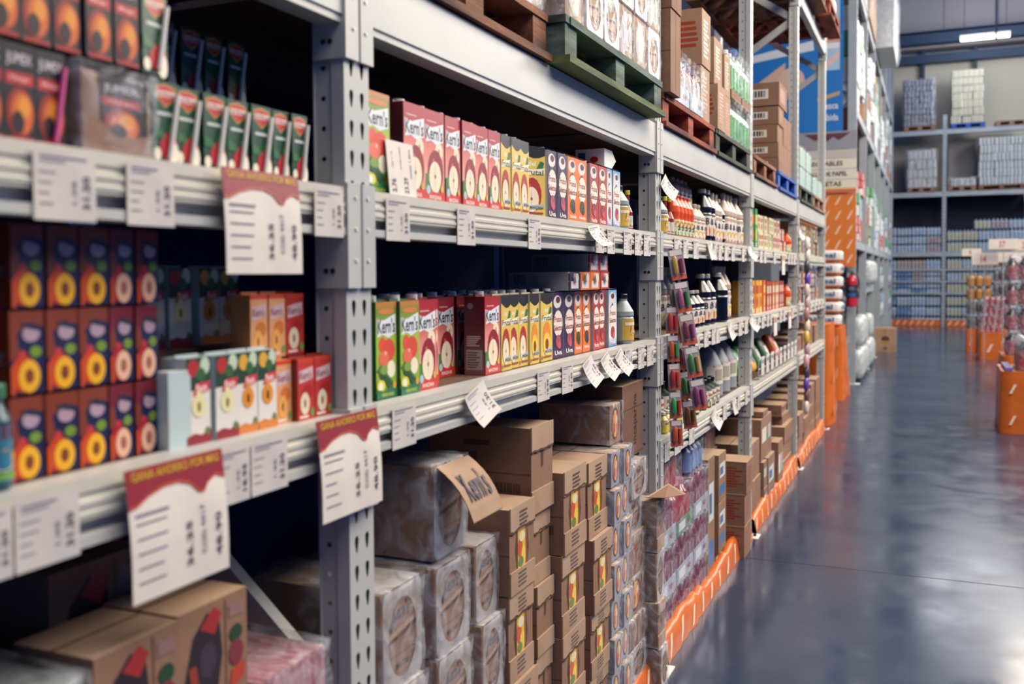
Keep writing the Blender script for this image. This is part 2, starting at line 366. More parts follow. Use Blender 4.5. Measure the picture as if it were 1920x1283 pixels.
for b in range(5):
    y0 = EDGES[b]+PW/2; y1 = EDGES[b+1]-PW/2
    beam(y0, y1, 2.055, 'box', 'wide plain grey beam under the pallets of the %s bay' % BAY[b], w0=b > 0)
    beam(y0, y1, LV[1], 'rail', 'grooved shelf beam along the upper shelf of the %s bay' % BAY[b], w0=b > 0)
    beam(y0, y1, LV[2], 'rail', 'grooved shelf beam along the middle shelf of the %s bay' % BAY[b], w0=b > 0)
    if b >= 2: beam(y0, y1, LV[3], 'rail', 'grooved shelf beam along the lower shelf of the %s bay' % BAY[b])
    if b >= 2: beam(y0, y1, 3.70, 'box', 'high plain beam carrying the second pallet level of the %s bay' % BAY[b])
    if b == 4:
        beam(y0, y1, 5.1, 'box', 'highest plain beam at the end of the shelf row')
    for lv, z, nm in ((0, 2.051, 'pallet'), (1, LV[1], 'upper'), (2, LV[2], 'middle'), (3, LV[3], 'lower')):
        if lv == 3 and b < 2: continue
        mb = MB()
        if lv == 0:
            mb.box(-1.95, XF-.06, y0+.02, y1-.02, -.016, -.001, 'board')
            mb.box(-1.95, -1.92, y0+.02, y1-.02, -.118, -.017, 'rack')
        else: mb.box(-1.58, XF-.003-.046, y0+.005, y1-.005, -.012, -.001, 'board')
        o = mb.obj('shelf_board', None, (0, 0, z)); tag(o, ('slatted wooden decking under the pallets of the %s bay' if lv == 0 else 'wooden board of the '+nm+' shelf in the %s bay') % BAY[b], 'shelf board', 'boards of the near rack row')
    mb = MB(); mb.box(-1.6, -1.585, y0, y1, .0, 1.93, 'navy'); o = mb.obj('shade_sheet'); tag(o, 'added dark sheet standing in for shade behind the %s shelf bay' % BAY[b], 'shade sheet', 'added shade sheets behind the shelves')  # added sheet, its navy stands for the shade deep in the open bay

# ------------------------------------------------------------------ printed cartons; the printed front faces +x, origin under the front edge
grad('print_red_fade', [(0, '#c8372f'), (.3, '#e2a596'), (.55, '#dd8476'), (.8, '#b02a30'), (1, '#a3222a')], .19)
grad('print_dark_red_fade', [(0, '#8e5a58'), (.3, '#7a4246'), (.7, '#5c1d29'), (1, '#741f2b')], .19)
grad('print_green_fade', [(0, '#1f6a3c'), (.2, '#8fae3a'), (.6, '#9fbd3a'), (.9, '#6c8c35'), (1, '#c9763a')], .19)
grad('print_white_blue', [(0, '#2f63ad'), (.18, '#dfe2e6'), (.7, '#dcdfe4'), (1, '#6aa0d0')], .19)
LOGO = lambda x, y, w, h, c1='#d9dde0', c2='#2b2238', txt="Kern's": [('p', [(x-.04, y+h*.9), (x+w*.35, y+h*.8), (x+w+.03, y+h*1.12), (x+w+.03, y+h*.1), (x+w*.6, y-h*.12), (x+w*.3, y+h*.08), (x, y-h*.05)], c1), ('t', txt, x, y+h*.12, w, h*.78, c2)]
def apple(cx, cy, rx, ry, skin='#8c1f28', flesh='#ead9be'):
    return [('e', cx, cy, rx, ry, skin), ('e', cx-rx*.3, cy+ry*.5, rx*.18, ry*.1, '#c2555a'), ('e', cx-rx*.1, cy-ry*.28, rx*.8, ry*.74, flesh), ('p', [(cx-rx*.1, cy+ry*.42), (cx-rx*.2, cy-ry*.2), (cx-rx*.1, cy-ry*.9), (cx, cy-ry*.2)], '#d9c29c'), ('e', cx-rx*.1, cy-ry*.25, rx*.12, ry*.1, '#8a6448')]
def art_of(kind):
    if kind == 'apple':
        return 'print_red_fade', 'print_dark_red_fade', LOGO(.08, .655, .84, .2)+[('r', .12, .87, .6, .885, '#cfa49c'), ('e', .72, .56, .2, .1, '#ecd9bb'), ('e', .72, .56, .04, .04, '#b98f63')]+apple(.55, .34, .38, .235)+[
            ('p', [(0, 0), (1, 0), (1, .12), (.6, .1), (.25, .13), (0, .2)], '#c5352f'), ('p', [(0, .14), (.22, .12), (.2, .3), (0, .3)], '#4f7a3c'), ('e', .16, .13, .1, .048, '#9fc4c8'), ('e', .84, .15, .07, .04, '#c7b13d'), ('t', 'MANZANA', .2, .03, .6, .045, '#f0d9cc')]
    if kind == 'tomato':
        return 'print_green_fade', '#2d5f3c', LOGO(.08, .65, .84, .2)+[('e', .5, .9, .4, .03, '#c8793d'), ('e', .3, .56, .17, .08, '#d8513c'), ('e', .6, .5, .3, .12, '#d24a38'), ('e', .36, .42, .24, .08, '#de6b50'), ('e', .44, .47, .05, .02, '#e9b3a0'), ('e', .7, .3, .2, .09, '#e7ddc4'), ('p', [(.02, .3), (.2, .36), (.8, .16), (.7, .1)], '#45702f'), ('p', [(.1, .25), (.3, .28), (.85, .12), (.6, .1)], '#2c4f2a'),
            ('e', .35, .3, .18, .05, '#7d9b45'), ('e', .2, .14, .2, .06, '#d6c83a'), ('p', [(0, 0), (1, 0), (1, .1), (.7, .14), (.4, .06), (.15, .1), (0, .08)], '#1d6b45'), ('e', .18, .135, .1, .04, '#dfe6d8'), ('e', .84, .13, .08, .04, '#cf9a2e'), ('t', 'VERDURAS', .2, .025, .6, .035, '#b8c94a')]
    if kind in ('frutal', 'frutal_peach'):
        a = apple(.46, .32, .38, .24, '#a8322a') if kind == 'frutal' else [('e', .5, .38, .33, .2, '#e08a2c'), ('e', .5, .25, .32, .17, '#efc34a'), ('e', .5, .25, .14, .08, '#7a3a1e')]
        return '#d9ba55', '#d0c6a0', [('p', [(0, 1), (1, 1), (1, .88), (.75, .84), (.5, .83), (.25, .86), (0, .9)], '#1d1b22'), ('t', 'del', .3, .72, .3, .07, '#f2e9d2'), ('p', [(.62, .68), (.8, .8), (.96, .78), (.9, .68)], '#2f6b36'), ('p', [(.04, .58), (.96, .62), (.98, .7), (.1, .66)], '#e9e2cc'), ('t', 'Frutal', .1, .6, .82, .075, '#5d5a58', .1)]+a+[
            ('p', [(.3, .1), (.95, .14), (.95, .2), (.3, .16)], '#a9b4b4'), ('t', 'MANZANA' if kind == 'frutal' else 'MELOCOTON', .35, .12, .55, .04, '#3a2a2a', .1), ('r', .2, .05, .9, .075, '#8c3a2a'), ('e', .1, .06, .06, .03, '#c07a2e')]
    if kind in ('grape', 'orange', 'fruitpunch', 'cranberry'):
        bg, dk, cut, nm = {'grape': ('#35204a', '#a9a4a6', '#a34a58', 'Uva'), 'orange': ('#dd6f25', '#a9a4a6', '#3f4b45', 'Naranja'), 'fruitpunch': ('#b03a32', '#a9a4a6', '#8a3d44', 'Ponche'), 'cranberry': ('print_white_blue', '#a9a4a6', '#a33a44', 'Fresa')}[kind]
        return bg, dk, [('e', .45, .86, .36, .1, '#d8d0cc'), ('e', .5, .89, .2, .05, '#5a2a35'), ('p', [(.2, .7), (.5, .78), (.75, .62), (.6, .56), (.3, .6)], '#3f5f4c'), ('e', .5, .53, .42, .2, '#ead8c8'), ('t', 'Frutos', .16, .55, .66, .09, '#7b1f2e', .15), ('t', 'Selectos', .1, .42, .78, .09, '#7b1f2e', .15), ('e', .5, .26, .24, .1, cut), ('e', .6, .2, .14, .06, '#c8565a' if kind != 'orange' else '#2c3733'),
            ('t', nm, .16, .05, .66, .07, '#f0e3dc')]
    if kind in ('peachnectar', 'applenectar'):
        top, f1, f2, f3 = ('#7c3420', '#e6a91f', '#c23d12', '#7a3c14') if kind == 'peachnectar' else ('#6e1d28', '#e0b090', '#a31d20', '#9a5b50')
        return '#121a44', top, [('p', [(0, 1), (1, 1), (1, .8), (.55, .86), (.2, .72), (0, .7)], top), ('p', [(0, .7), (.2, .72), (.28, .5), (.1, .4), (0, .42)], '#7a3420'), ('e', .62, .72, .26, .1, '#a98f9f'), ('p', [(.3, .86), (.95, .78), (.95, .74), (.4, .8)], '#1b2a3c'), ('e', .74, .5, .18, .07, '#6f8c2f'), ('e', .34, .46, .14, .07, '#b0343c'), ('e', .36, .24, .36, .22, f2), ('e', .54, .21, .32, .2, f1), ('e', .54, .21, .13, .09, f3), ('r', 0, 0, .12, .34, '#c14a1c')]
    if kind in ('pearwhite', 'peachwhite'):
        f = '#ded7a0' if kind == 'pearwhite' else '#d98a2c'; base = '#8c2030' if kind == 'pearwhite' else '#cf7a34'
        return '#dad4cc', '#b4c4c4', [('r', 0, .62, 1, 1, '#24402c'), ('e', .3, .88, .24, .1, '#b02c2c' if kind == 'pearwhite' else '#d6a23a'), ('e', .78, .9, .2, .1, '#bfd0b4'), ('e', .6, .8, .2, .08, '#355f38'), ('p', [(.25, .56), (.92, .6), (1, .72), (.4, .7)], '#c63a44'), ('t', 'Petit', .4, .6, .45, .09, '#efd9cf'), ('e', .5, .44, .3, .13, f), ('e', .5, .52, .13, .1, f), ('e', .5, .43, .07, .06, '#7c6a3c' if kind == 'pearwhite' else '#5d2c18'), ('p', [(0, 0), (1, 0), (1, .16), (.6, .1), (.3, .13), (0, .1)], base), ('e', .85, .14, .08, .05, '#4f8048')]
    if kind in ('smallred', 'smallpeach'):
        bg = '#b8352c' if kind == 'smallred' else '#d89a68'
        return bg, '#8c2a24' if kind == 'smallred' else '#c07a48', [('r', 0, .93, 1, 1, '#c73c28'), ('p', [(.1, .6), (.92, .66), (.92, .86), (.1, .8)], '#cfb0b4'), ('t', "Kern's", .14, .66, .7, .13, '#7c3444'), ('e', .6, .46, .3, .12, '#a8241f' if kind == 'smallred' else '#c8702c'), ('e', .42, .27, .28, .18, '#dccdb0' if kind == 'smallred' else '#e0a050'), ('e', .42, .27, .06, .07, '#7a3a28'), ('e', .86, .12, .1, .07, '#5f9a4a'), ('r', .1, .04, .6, .08, '#e8cfc4')]
    if kind in ('black', 'blackstraw'):
        return '#15131c', '#1c1013', [('t', 'JUMEX', .1, .76, .8, .14, '#c2b9c0'), ('r', .06, .58, .94, .7, '#b0262b'), ('t', 'Mango', .2, .61, .6, .06, '#e0b0a8'), ('e', .5, .3, .44, .26, '#8c2a1a'), ('e', .56, .3, .34, .21, '#c8601e'), ('e', .62, .36, .2, .11, '#d98a2c'), ('e', .42, .2, .2, .12, '#241216'), ('r', .06, .01, .94, .05, '#a02a24')]
    if kind == 'greenstraw':
        return '#16452f', '#10301f', [('p', [(.1, .93), (.5, .97), (.9, .93), (.88, .8), (.5, .68), (.12, .8)], '#c8a03a'), ('p', [(.13, .92), (.5, .955), (.87, .92), (.84, .8), (.5, .7), (.16, .8)], '#b5342e'), ('r', .14, .81, .86, .88, '#d9c8be'), ('t', 'Del Monte', .17, .82, .66, .05, '#9c2c2c'), ('r', .15, .58, .75, .62, '#c3cbc4'), ('e', .72, .4, .1, .08, '#7aa03a'), ('e', .6, .2, .34, .17, '#b0282c'), ('e', .78, .12, .2, .15, '#e4d9c2'), ('e', .15, .1, .14, .08, '#e4d9c2'), ('p', [(0, .45), (.3, .4), (.5, .3), (0, .3)], '#27633c')]
DIM = {'black': (.044, .112, .05), 'blackstraw': (.044, .112, .05), 'greenstraw': (.05, .109, .04), 'peachnectar': (.047, .099, .04), 'applenectar': (.041, .099, .04), 'pearwhite': (.052, .125, .045), 'peachwhite': (.05, .125, .045), 'smallred': (.052, .104, .04), 'smallpeach': (.045, .104, .04)}
def carton(kind):
    def f():
        w, h, d = DIM.get(kind, (.09, .19, .055)); big = kind not in DIM
        bg, side, ops = art_of(kind)
        t = thing('juice_carton', '', 'juice carton')
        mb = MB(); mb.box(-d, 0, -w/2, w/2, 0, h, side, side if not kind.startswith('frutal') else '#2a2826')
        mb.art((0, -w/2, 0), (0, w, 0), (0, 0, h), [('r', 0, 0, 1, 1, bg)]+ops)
        if big or kind in ('pearwhite', 'peachnectar'):
            sc = '#c9b4a6' if kind in ('apple',) else '#8f9098'
            mb.art((-d, -w/2, 0), (d, 0, 0), (0, 0, h), ([('e', .3, .88, .14, .04, '#8f8a88')] if kind == 'apple' else [])+[('lines', .12, .36, .85, .5, 6, sc), ('r', .1, .06, .9, .32, '#a89a94' if kind == 'apple' else side), ('lines', .14, .08, .86, .3, 7, '#5e5054')])
        # folded top seam and ears
        mb.box(-d*.52, -d*.45, -w*.48, w*.48, h, h+.004, side)
        if kind in ('grape', 'orange', 'fruitpunch', 'cranberry'):
            mb.art((-d, -w/2, h), (d, 0, 0), (0, w, 0), [('r', 0, 0, 1, 1, bg), ('r', .5, .15, .9, .85, '#d8cfd0')], .0042)
        part('carton_body', mb, t)
        if big:
            mb = MB(); mb.tube([(-d*.68, 0, h), (-d*.68, 0, h+.012)], .0135, 'capwhite', 14); part('screw_cap', mb, t)
        elif kind in ('greenstraw', 'blackstraw'):
            mb = MB(); c = 'capwhite' if kind == 'greenstraw' else '#c8508c'
            mb.tube([(.0045, w*.05, .006), (.0045, w*.42, h*.86)], .0034, c, 8); part('drinking_straw', mb, t)
        return t
    return f
CN = {'apple': 'red apple juice carton', 'tomato': 'green tomato vegetable juice carton', 'frutal': 'yellow apple nectar carton', 'frutal_peach': 'yellow peach nectar carton', 'grape': 'purple grape juice carton', 'orange': 'orange-coloured juice carton', 'fruitpunch': 'red fruit punch carton', 'cranberry': 'white and blue juice carton',
      'peachnectar': 'dark blue peach nectar carton', 'applenectar': 'dark blue apple nectar carton', 'pearwhite': 'white pear nectar carton', 'peachwhite': 'white peach nectar carton', 'smallred': 'small red apple juice carton', 'smallpeach': 'small peach juice carton', 'black': 'black mango drink carton', 'blackstraw': 'black mango drink carton with pink straw', 'greenstraw': 'green apple drink carton with white straw'}
GRP = {}
def crt(kind, x, y, z, label, rz=0., rot=None, group=None, scale=None):
    return put('c_'+kind, carton(kind), (x, y, z), label, group or CN[kind]+'s', rot or (0, 0, rz), scale)
LAST = {}
def row(kind, ys, x, z, where, rz=0., jit=.012):
    n = len(ys)
    for i, y in enumerate(ys):
        lab = (ORD[i]+' '+CN[kind]+' along ' if n > 1 else CN[kind]+' ')+where
        w = DIM.get(kind, (.09,))[0]; g = min([abs(y-q) for j, q in enumerate(ys) if j != i]+[w])
        key = (round(z, 2), round(x, 1)); prev = [q for q in LAST.get(key, []) if q[0] < y]
        if prev: g = min(g, 2*(y-prev[-1][0])-prev[-1][1])
        LAST.setdefault(key, []).append((y, g)); s = max(.5, min(1, (g-.0025)/w))
        crt(kind, x+random.uniform(-.004, .004), y, z, lab, rz+random.uniform(-jit, jit)*.5, scale=(1, s, 1))
Z1 = LV[1]; Z2 = LV[2]; Z3 = LV[3]
# second bay, upper shelf
U2 = 'on the upper shelf, second bay'
row('tomato', [1.56], -.952, Z1, U2+', beside the perforated upright')
row('apple', [1.70, 1.79, 1.88, 1.955, 2.03, 2.10], -.955, Z1, U2)
row('frutal', [2.172, 2.232, 2.292], -.962, Z1, U2)
crt('frutal', -.975, 2.385, Z1, 'yellow apple nectar carton turned to face the aisle end, upper shelf', -.42)
row('grape', [2.50, 2.575], -.962, Z1, U2)
row('orange', [2.665, 2.752], -.962, Z1, U2)
row('fruitpunch', [2.855, 2.94], -.962, Z1, U2)
row('cranberry', [3.01, 3.09], -.962, Z1, U2)
t = thing('gable_pack', 'white gabled pack lying on its side on the white and blue cartons', 'drink pack', (-.972, 3.04, Z1+.196))
mb = MB(); mb.box(-.10, -.0, -.05, .03, .002, .06, 'white'); mb.add([(-.1, .03, .002), (0, .03, .002), (0, .03, .06), (-.1, .03, .06), (-.1, .075, .03), (0, .075, .03)], [(0, 1, 5, 4), (1, 2, 5), (2, 3, 4, 5), (3, 0, 4)], 'white'); mb.art((-.1, -.05, .002), (.1, 0, 0), (0, 0, .058), [('r', .1, .1, .35, .8, '#3a5a8c'), ('e', .65, .4, .14, .18, '#b0302c')]); part('pack_body', mb, t)
mb = MB(); mb.tube([(-.04, .05, .045), (-.04, .065, .062)], .014, 'capwhite', 12); part('screw_cap', mb, t)
row('apple', [1.82, 1.91, 2.0, 2.09], -1.03, Z1, 'behind, upper shelf, second bay')
row('frutal', [2.19, 2.28, 2.37], -1.05, Z1, 'behind, upper shelf, second bay')
# second bay, middle shelf
M2 = 'on the middle shelf, second bay'
row('tomato', [1.628, 1.708], -.975, Z2, M2)
row('apple', [1.79], -.98, Z2, M2+', beside the green cartons')
row('apple', [1.862], -1.0, Z2, M2+', set back behind another')
row('apple', [2.135], -.985, Z2, M2+', beyond the empty gap')
row('apple', [2.155], -1.065, Z2, M2+', behind the one past the gap')
row('frutal', [2.222, 2.286, 2.35], -.988, Z2, M2)
row('frutal_peach', [2.415, 2.51], -.988, Z2, M2)
row('grape', [2.60, 2.695], -.985, Z2, M2)
row('orange', [2.775, 2.85], -.985, Z2, M2)
row('fruitpunch', [2.93, 3.0], -.985, Z2, M2)
row('cranberry', [3.09], -.975, Z2, M2)
for r, x in ((0, -1.06), (1, -1.13)):
    row('frutal', [2.25, 2.34, 2.44, 2.53], x, Z2, 'in the %s row, middle shelf, second bay' % ('second', 'third')[r])
row('tomato', [1.64, 1.73], -1.05, Z2, 'behind, middle shelf, second bay')
row('apple', [1.82, 2.03], -1.06, Z2, 'behind, middle shelf, second bay')
row('apple', [2.0, 2.08], -1.14, Z2, 'in the third row, middle shelf, second bay')
# cartons lying on top of the standing ones with their tops to the aisle
for k, y, dz, i in (('grape', 2.68, 0, 'flat on the purple ones'), ('orange', 2.775, 0, 'flat on the orange ones beside the purple'), ('orange', 2.868, 0, 'flat on the orange ones beside the red'), ('fruitpunch', 2.965, 0, 'flat on the red ones, middle shelf')):
    crt(k, -.968-.19, y, Z2+.195+dz, CN[k]+' lying '+i, rot=(0, PI/2, 0))
for i, y in enumerate((2.86, 2.955)):
    crt('fruitpunch', -.968-.19, y, Z2+.195+.056, CN['fruitpunch']+' lying '+('topmost over the orange-coloured ones' if i == 0 else 'topmost over another flat red one'), rot=(0, PI/2, 0))

# first bay, upper shelf
U1 = 'on the upper shelf, first bay'
row('black', [.695, .74, .785], -.95, Z1, 'in the bottom row, first bay')
row('blackstraw', [.83], -.95, Z1, 'beside the torn tray, first bay')
row('black', [.68, .725, .77, .815, .86, .905, .95], -.955, Z1+.118, 'in the top row, first bay')
crt('greenstraw', -.955, 1.0, Z1+.118, 'green apple drink carton standing above the row, beside the black cartons', .1)
row('greenstraw', [1.008, 1.058, 1.11, 1.163, 1.215, 1.265, 1.308], -.95, Z1, U1)
row('greenstraw', [1.17, 1.235, 1.29, 1.34], -1.1, Z1+.14, 'at the shadowy back, first bay', jit=.05)
mb = MB(); mb.box(-.3, 0, -.2, .2, 0, .14, 'cardboard_dark'); o = mb.obj('shipping_box', None, (-1.09, 1.2, Z1)); tag(o, 'low brown box under the back row of green drink cartons', 'cardboard box')
mb = MB(); mb.box(-.25, 0, -.14, .14, 0, .115, 'cardboard_dark'); o = mb.obj('shipping_box', None, (-1.085, .85, Z1)); tag(o, 'low brown box behind the black mango drink cartons', 'cardboard box')
# open cardboard tray in film with one mango carton showing
def wrinkled(x0, x1, y0, y1, z0, z1, seed, amp=.006, n=5):
    rr = random.Random(seed); bm = bmesh.new(); bmesh.ops.create_cube(bm, size=1.0); bmesh.ops.subdivide_edges(bm, edges=bm.edges[:], cuts=n, use_grid_fill=True)
    mb = MB(); vs = []
    for v in bm.verts:
        c = v.co; q = Vector((x0+(c.x+.5)*(x1-x0), y0+(c.y+.5)*(y1-y0), z0+(c.z+.5)*(z1-z0)))
        nn = Vector((c.x if abs(c.x) > .49 else 0, c.y if abs(c.y) > .49 else 0, c.z if c.z > .49 else 0))
        q += nn*2*rr.uniform(0, amp)+Vector((0, rr.uniform(-amp, amp)*.3, 0)); q.z = max(q.z, z0); vs.append(q)
    mb.add(vs, [tuple(v.index for v in f.verts) for f in bm.faces if abs(f.calc_center_median().z+.5) > .01], 'film', True); bm.free(); return mb
t = thing('drink_tray', 'torn cardboard tray wrapped in film holding black mango cartons', 'tray', (-.945, .922, Z1))
mb = MB(); mb.box(-.12, 0, -.055, -.03, .002, .1, 'cardboard'); mb.box(-.12, 0, -.055, .06, .0, .012, 'cardboard'); mb.add([(.001, -.056, .0), (.001, .058, .0), (.001, .055, .03), (.001, .0, .022), (.001, -.028, .04), (.001, -.034, .1), (.001, -.056, .1)], [(0, 1, 2, 3, 4, 5, 6)], 'cardboard'); mb.box(-.12, -.003, .055, .06, .0, .09, 'cardboard_light'); part('tray', mb, t)
bg, sd, ops = art_of('black'); mb = MB(); mb.box(-.1, -.004, -.026, .05, .012, .1, sd); mb.art((-.004, -.024, .014), (0, .07, 0), (0, 0, .084), [('r', 0, 0, 1, 1, bg)]+ops); part('mango_carton', mb, t)
part('shrink_wrap', wrinkled(-.125, .004, -.058, .063, 0, .108, 5, .004), t)
# first bay, middle shelf: three-high nectar cartons
cols = [('peachnectar', .71), ('peachnectar', .812), ('peachnectar', .863), ('peachnectar', .912), ('applenectar', .958), ('applenectar', 1.003)]
for ci, (k, y) in enumerate(cols):
    for lv in range(3):
        same = [c for c in cols if c[0] == k]; i = same.index((k, y))
        crt(k, -.985, y+.003*lv, Z2-.004+.103*lv+.004, '%s %s along in the %s layer, first bay' % (ORD[i], CN[k], ['bottom', 'middle', 'top'][lv]), random.uniform(-.03, .03))
row('pearwhite', [1.083, 1.14], -.965, Z2, 'on the middle shelf, first bay')
row('peachwhite', [1.19, 1.238], -.965, Z2, 'on the middle shelf, first bay')
row('smallpeach', [1.285], -.965, Z2, 'on the middle shelf, first bay')
row('smallred', [1.332, 1.385], -.962, Z2, 'on the middle shelf, first bay')
row('smallpeach', [1.25, 1.3], -.99, Z2+.108, 'stacked second high, middle shelf')
row('smallred', [1.352], -.99, Z2+.108, 'stacked second high, middle shelf, first bay')
row('pearwhite', [1.13, 1.185], -1.09, Z2+.13, 'raised at the back, first bay')
row('peachwhite', [1.25, 1.3], -1.09, Z2+.13, 'raised at the back, first bay')
mb = MB(); mb.box(-.16, 0, -.14, .14, 0, .129, 'cardboard_dark'); o = mb.obj('shipping_box', None, (-1.07, 1.22, Z2)); tag(o, 'low brown box under the raised white nectar cartons at the back', 'cardboard box')
mb = MB(); mb.box(-.025, 0, -.022, .022, 0, .108, '#b4c4c4'); mb.box(-.025, 0, -.022, .022, .108, .109, '#d4dcd8'); o = mb.obj('shelf_divider', None, (-.965, 1.045, Z2)); tag(o, 'pale upright card between the dark blue and white nectar cartons', 'divider card')

# ------------------------------------------------------------------ bottles (origin at the base, label to +x)
def label_band(mb, r, z0, z1, ops, bg, n=16, a0=-1.35, a1=1.35, off=.0006, sq=0):
    """a wrap-around label; ops in 0..1 over the arc"""
    def W(u, v, o=0):
        t = a0+(a1-a0)*u; q = 1+sq*(1/max(abs(math.cos(t)), abs(math.sin(t)))-1) if sq else 1; rr = (r*q+off+o); return (rr*math.cos(t), rr*math.sin(t), z0+(z1-z0)*v)
    m = 12
    vs = [W(i/m, v) for v in (0, 1) for i in range(m+1)]; mb.add(vs, [(i, i+1, m+2+i, m+1+i) for i in range(m)], bg, True)
    for k, op in enumerate(ops):
        o = .0004*(k+1)
        if op[0] == 'r':
            _, x0, y0, x1, y1, c = op; q = 6; vs = [W(x0+(x1-x0)*i/q, v, o) for v in (y0, y1) for i in range(q+1)]; mb.add(vs, [(i, i+1, q+2+i, q+1+i) for i in range(q)], c)
        elif op[0] == 'e':
            _, cx, cy, rx, ry, c = op; mb.add([W(cx+rx*math.cos(2*PI*j/12), cy+ry*math.sin(2*PI*j/12), o) for j in range(12)], [tuple(range(12))], c)
        elif op[0] == 't':
            _, tt, x, y, ww, hh, c = op; vs, fs = textpolys(tt); mb.add([W(x+a*ww, y+b*hh, o) for a, b in vs], fs, c)
pm('liq_orange', '#cf4a14', .3); pm('liq_hot', '#8c2418', .3); pm('liq_dark', '#0b0c16', .22); pm('liq_milk', '#b9a596', .42, hex2='#a8937f'); pm('liq_clear', '#8f9a98', .3)
pm('liq_jug', '#8b8f95', .42, hex2='#7c8087', scale=3.); pm('liq_yellow', '#b9a54a', .3); pm('liq_lime', '#23301f', .3); pm('liq_cola', '#20130f', .1, coat=.7); pm('liq_red', '#8c1f2c', .15, coat=.5)
def bottle(name, prof, liq, cap, capr, caph, r, lz0, lz1, lbg, ops, n=16, sq=0., neck=None):
    def f():
        t = thing(name, '', 'bottle'); top = prof[-1][1]
        mb = MB(); mb.lathe(prof, liq, n, sq=sq); part('bottle_body', mb, t)
        mb = MB(); mb.lathe([(capr, 0), (capr, caph*.85), (capr*.9, caph)], cap, 12, (0, 0, top-.003)); part('bottle_cap', mb, t)
        mb = MB(); label_band(mb, r, lz0, lz1, ops, lbg, sq=sq); part('bottle_label', mb, t)
        return t
    return f
PBOT = lambda r, h, nr=.012: [(r*.85, 0), (r, .01), (r, h*.55), (r*.93, h*.58), (r, h*.61), (r*.98, h*.7), (r*.6, h*.85), (nr, h*.93), (nr, h)]
BOT = {
 'juice_bottle': bottle('juice_bottle', PBOT(.036, .14, .014), 'liq_clear', 'black', .015, .014, .036, .012, .075, '#c9a13c', [('e', .5, .5, .2, .35, '#8a4a1f'), ('r', .1, .7, .9, .85, '#ded6c0'), ('t', 'Jugo', .3, .3, .4, .2, '#ded6c0')]),
 'hot_sauce_bottle': bottle('hot_sauce_bottle', [(.017, 0), (.019, .006), (.019, .075), (.008, .105), (.008, .15)], 'liq_hot', '#c9b832', .0095, .018, .019, .01, .06, '#c4c6c2', [('e', .5, .55, .22, .3, '#d0a52c'), ('t', 'Picante', .2, .08, .6, .18, '#9c2a22')], 12),
 'orange_soda_bottle': bottle('orange_squash_bottle', [(.026, 0), (.031, .008), (.030, .085), (.032, .105), (.028, .13), (.012, .16), (.009, .17)], 'liq_orange', '#b42c2c', .011, .012, .031, .010, .074, '#cfd0b0', [('r', 0, .0, 1, .22, '#3f8c56'), ('e', .3, .7, .16, .2, '#d98a1e'), ('e', .7, .7, .16, .2, '#d9601e'), ('t', 'Si', .3, .3, .4, .35, '#23231c')]),
 'milky_drink_bottle': bottle('horchata_syrup_bottle', PBOT(.045, .25, .017), 'liq_milk', '#a79a90', .019, .022, .045, .018, .12, '#d6d0c6', [('r', 0, .0, 1, .1, '#b0302a'), ('e', .4, .32, .14, .16, '#d9a91e'), ('e', .66, .3, .14, .15, '#c0351f'), ('t', 'B & B', .15, .58, .7, .3, '#26242a')]),
 'dark_syrup_bottle': bottle('dark_syrup_bottle', PBOT(.045, .25, .017), 'liq_dark', '#b0aaa4', .019, .022, .045, .03, .13, '#cfc9c0', [('r', 0, .0, 1, .42, '#b8381e'), ('e', .5, .24, .14, .18, '#d9b01e'), ('t', 'B & B', .15, .55, .7, .34, '#26242a')]),
 'vinegar_jug': bottle('vinegar_jug', [(.08, 0), (.088, .012), (.088, .15), (.08, .17), (.05, .23), (.018, .262), (.018, .275)], 'liq_jug', '#b9b6ae', .021, .018, .088, .07, .165, '#cbc5b8', [('r', 0, .93, 1, 1, '#a8443c'), ('tr', '', 0, 0, 0, 0, 'ink') if False else ('r', .2, .2, .45, .8, '#9a9384'), ('r', .6, .15, .8, .5, '#c9bd7a')], 20, .25),
 'small_syrup_bottle': bottle('lime_juice_bottle', [(.036, 0), (.04, .008), (.04, .075), (.034, .088), (.014, .1), (.014, .112)], 'liq_lime', 'black', .017, .018, .04, .01, .078, '#d5cdb9', [('r', 0, 0, 1, .3, '#1d2a1e'), ('e', .4, .34, .2, .2, '#2f5a2a'), ('e', .62, .3, .14, .16, '#d6c82e'), ('t', 'limon', .25, .66, .5, .2, '#a8342c')]),
 'grape_syrup_bottle': bottle('grape_syrup_bottle', [(.03, 0), (.033, .008), (.033, .075), (.028, .088), (.012, .105), (.012, .12)], 'liq_lime', 'black', .014, .015, .033, .012, .082, '#d5cdb9', [('e', .45, .25, .2, .2, '#5a2a8c'), ('e', .6, .35, .16, .16, '#6a3a9c'), ('e', .62, .55, .14, .14, '#7fb03a'), ('t', 'uva', .2, .7, .45, .18, '#a8342c')]),
 'yellow_vial': bottle('seasoning_bottle', [(.02, 0), (.022, .005), (.022, .055), (.01, .07), (.01, .078)], 'liq_yellow', 'capwhite', .012, .012, .022, .008, .052, '#d9c94a', [('r', 0, .6, 1, 1, '#d9d3c6'), ('t', 'sazon', .2, .68, .6, .2, '#a8342c')], 12),
}
def bot(key, x, y, z, label, group=None, scale=None, rz=0.):
    return put('b_'+key, BOT[key], (x, y, z), label, group or label.split(' along')[0].split(' ', 1)[-1]+'s', (0, 0, rz), scale)
bot('juice_bottle', -.985, 3.185, Z1, 'pale juice bottle with black cap, upper shelf, second bay')
bot('hot_sauce_bottle', -.975, 3.255, Z1, 'small red sauce bottle beside the pale juice bottle, upper shelf', 'sauce bottles', (1, 1, .85))
bot('juice_bottle', -.985, 3.235, Z2, 'pale juice bottle at the end of the middle shelf, second bay', 'juice bottles', (1.05, 1.05, 1.15))
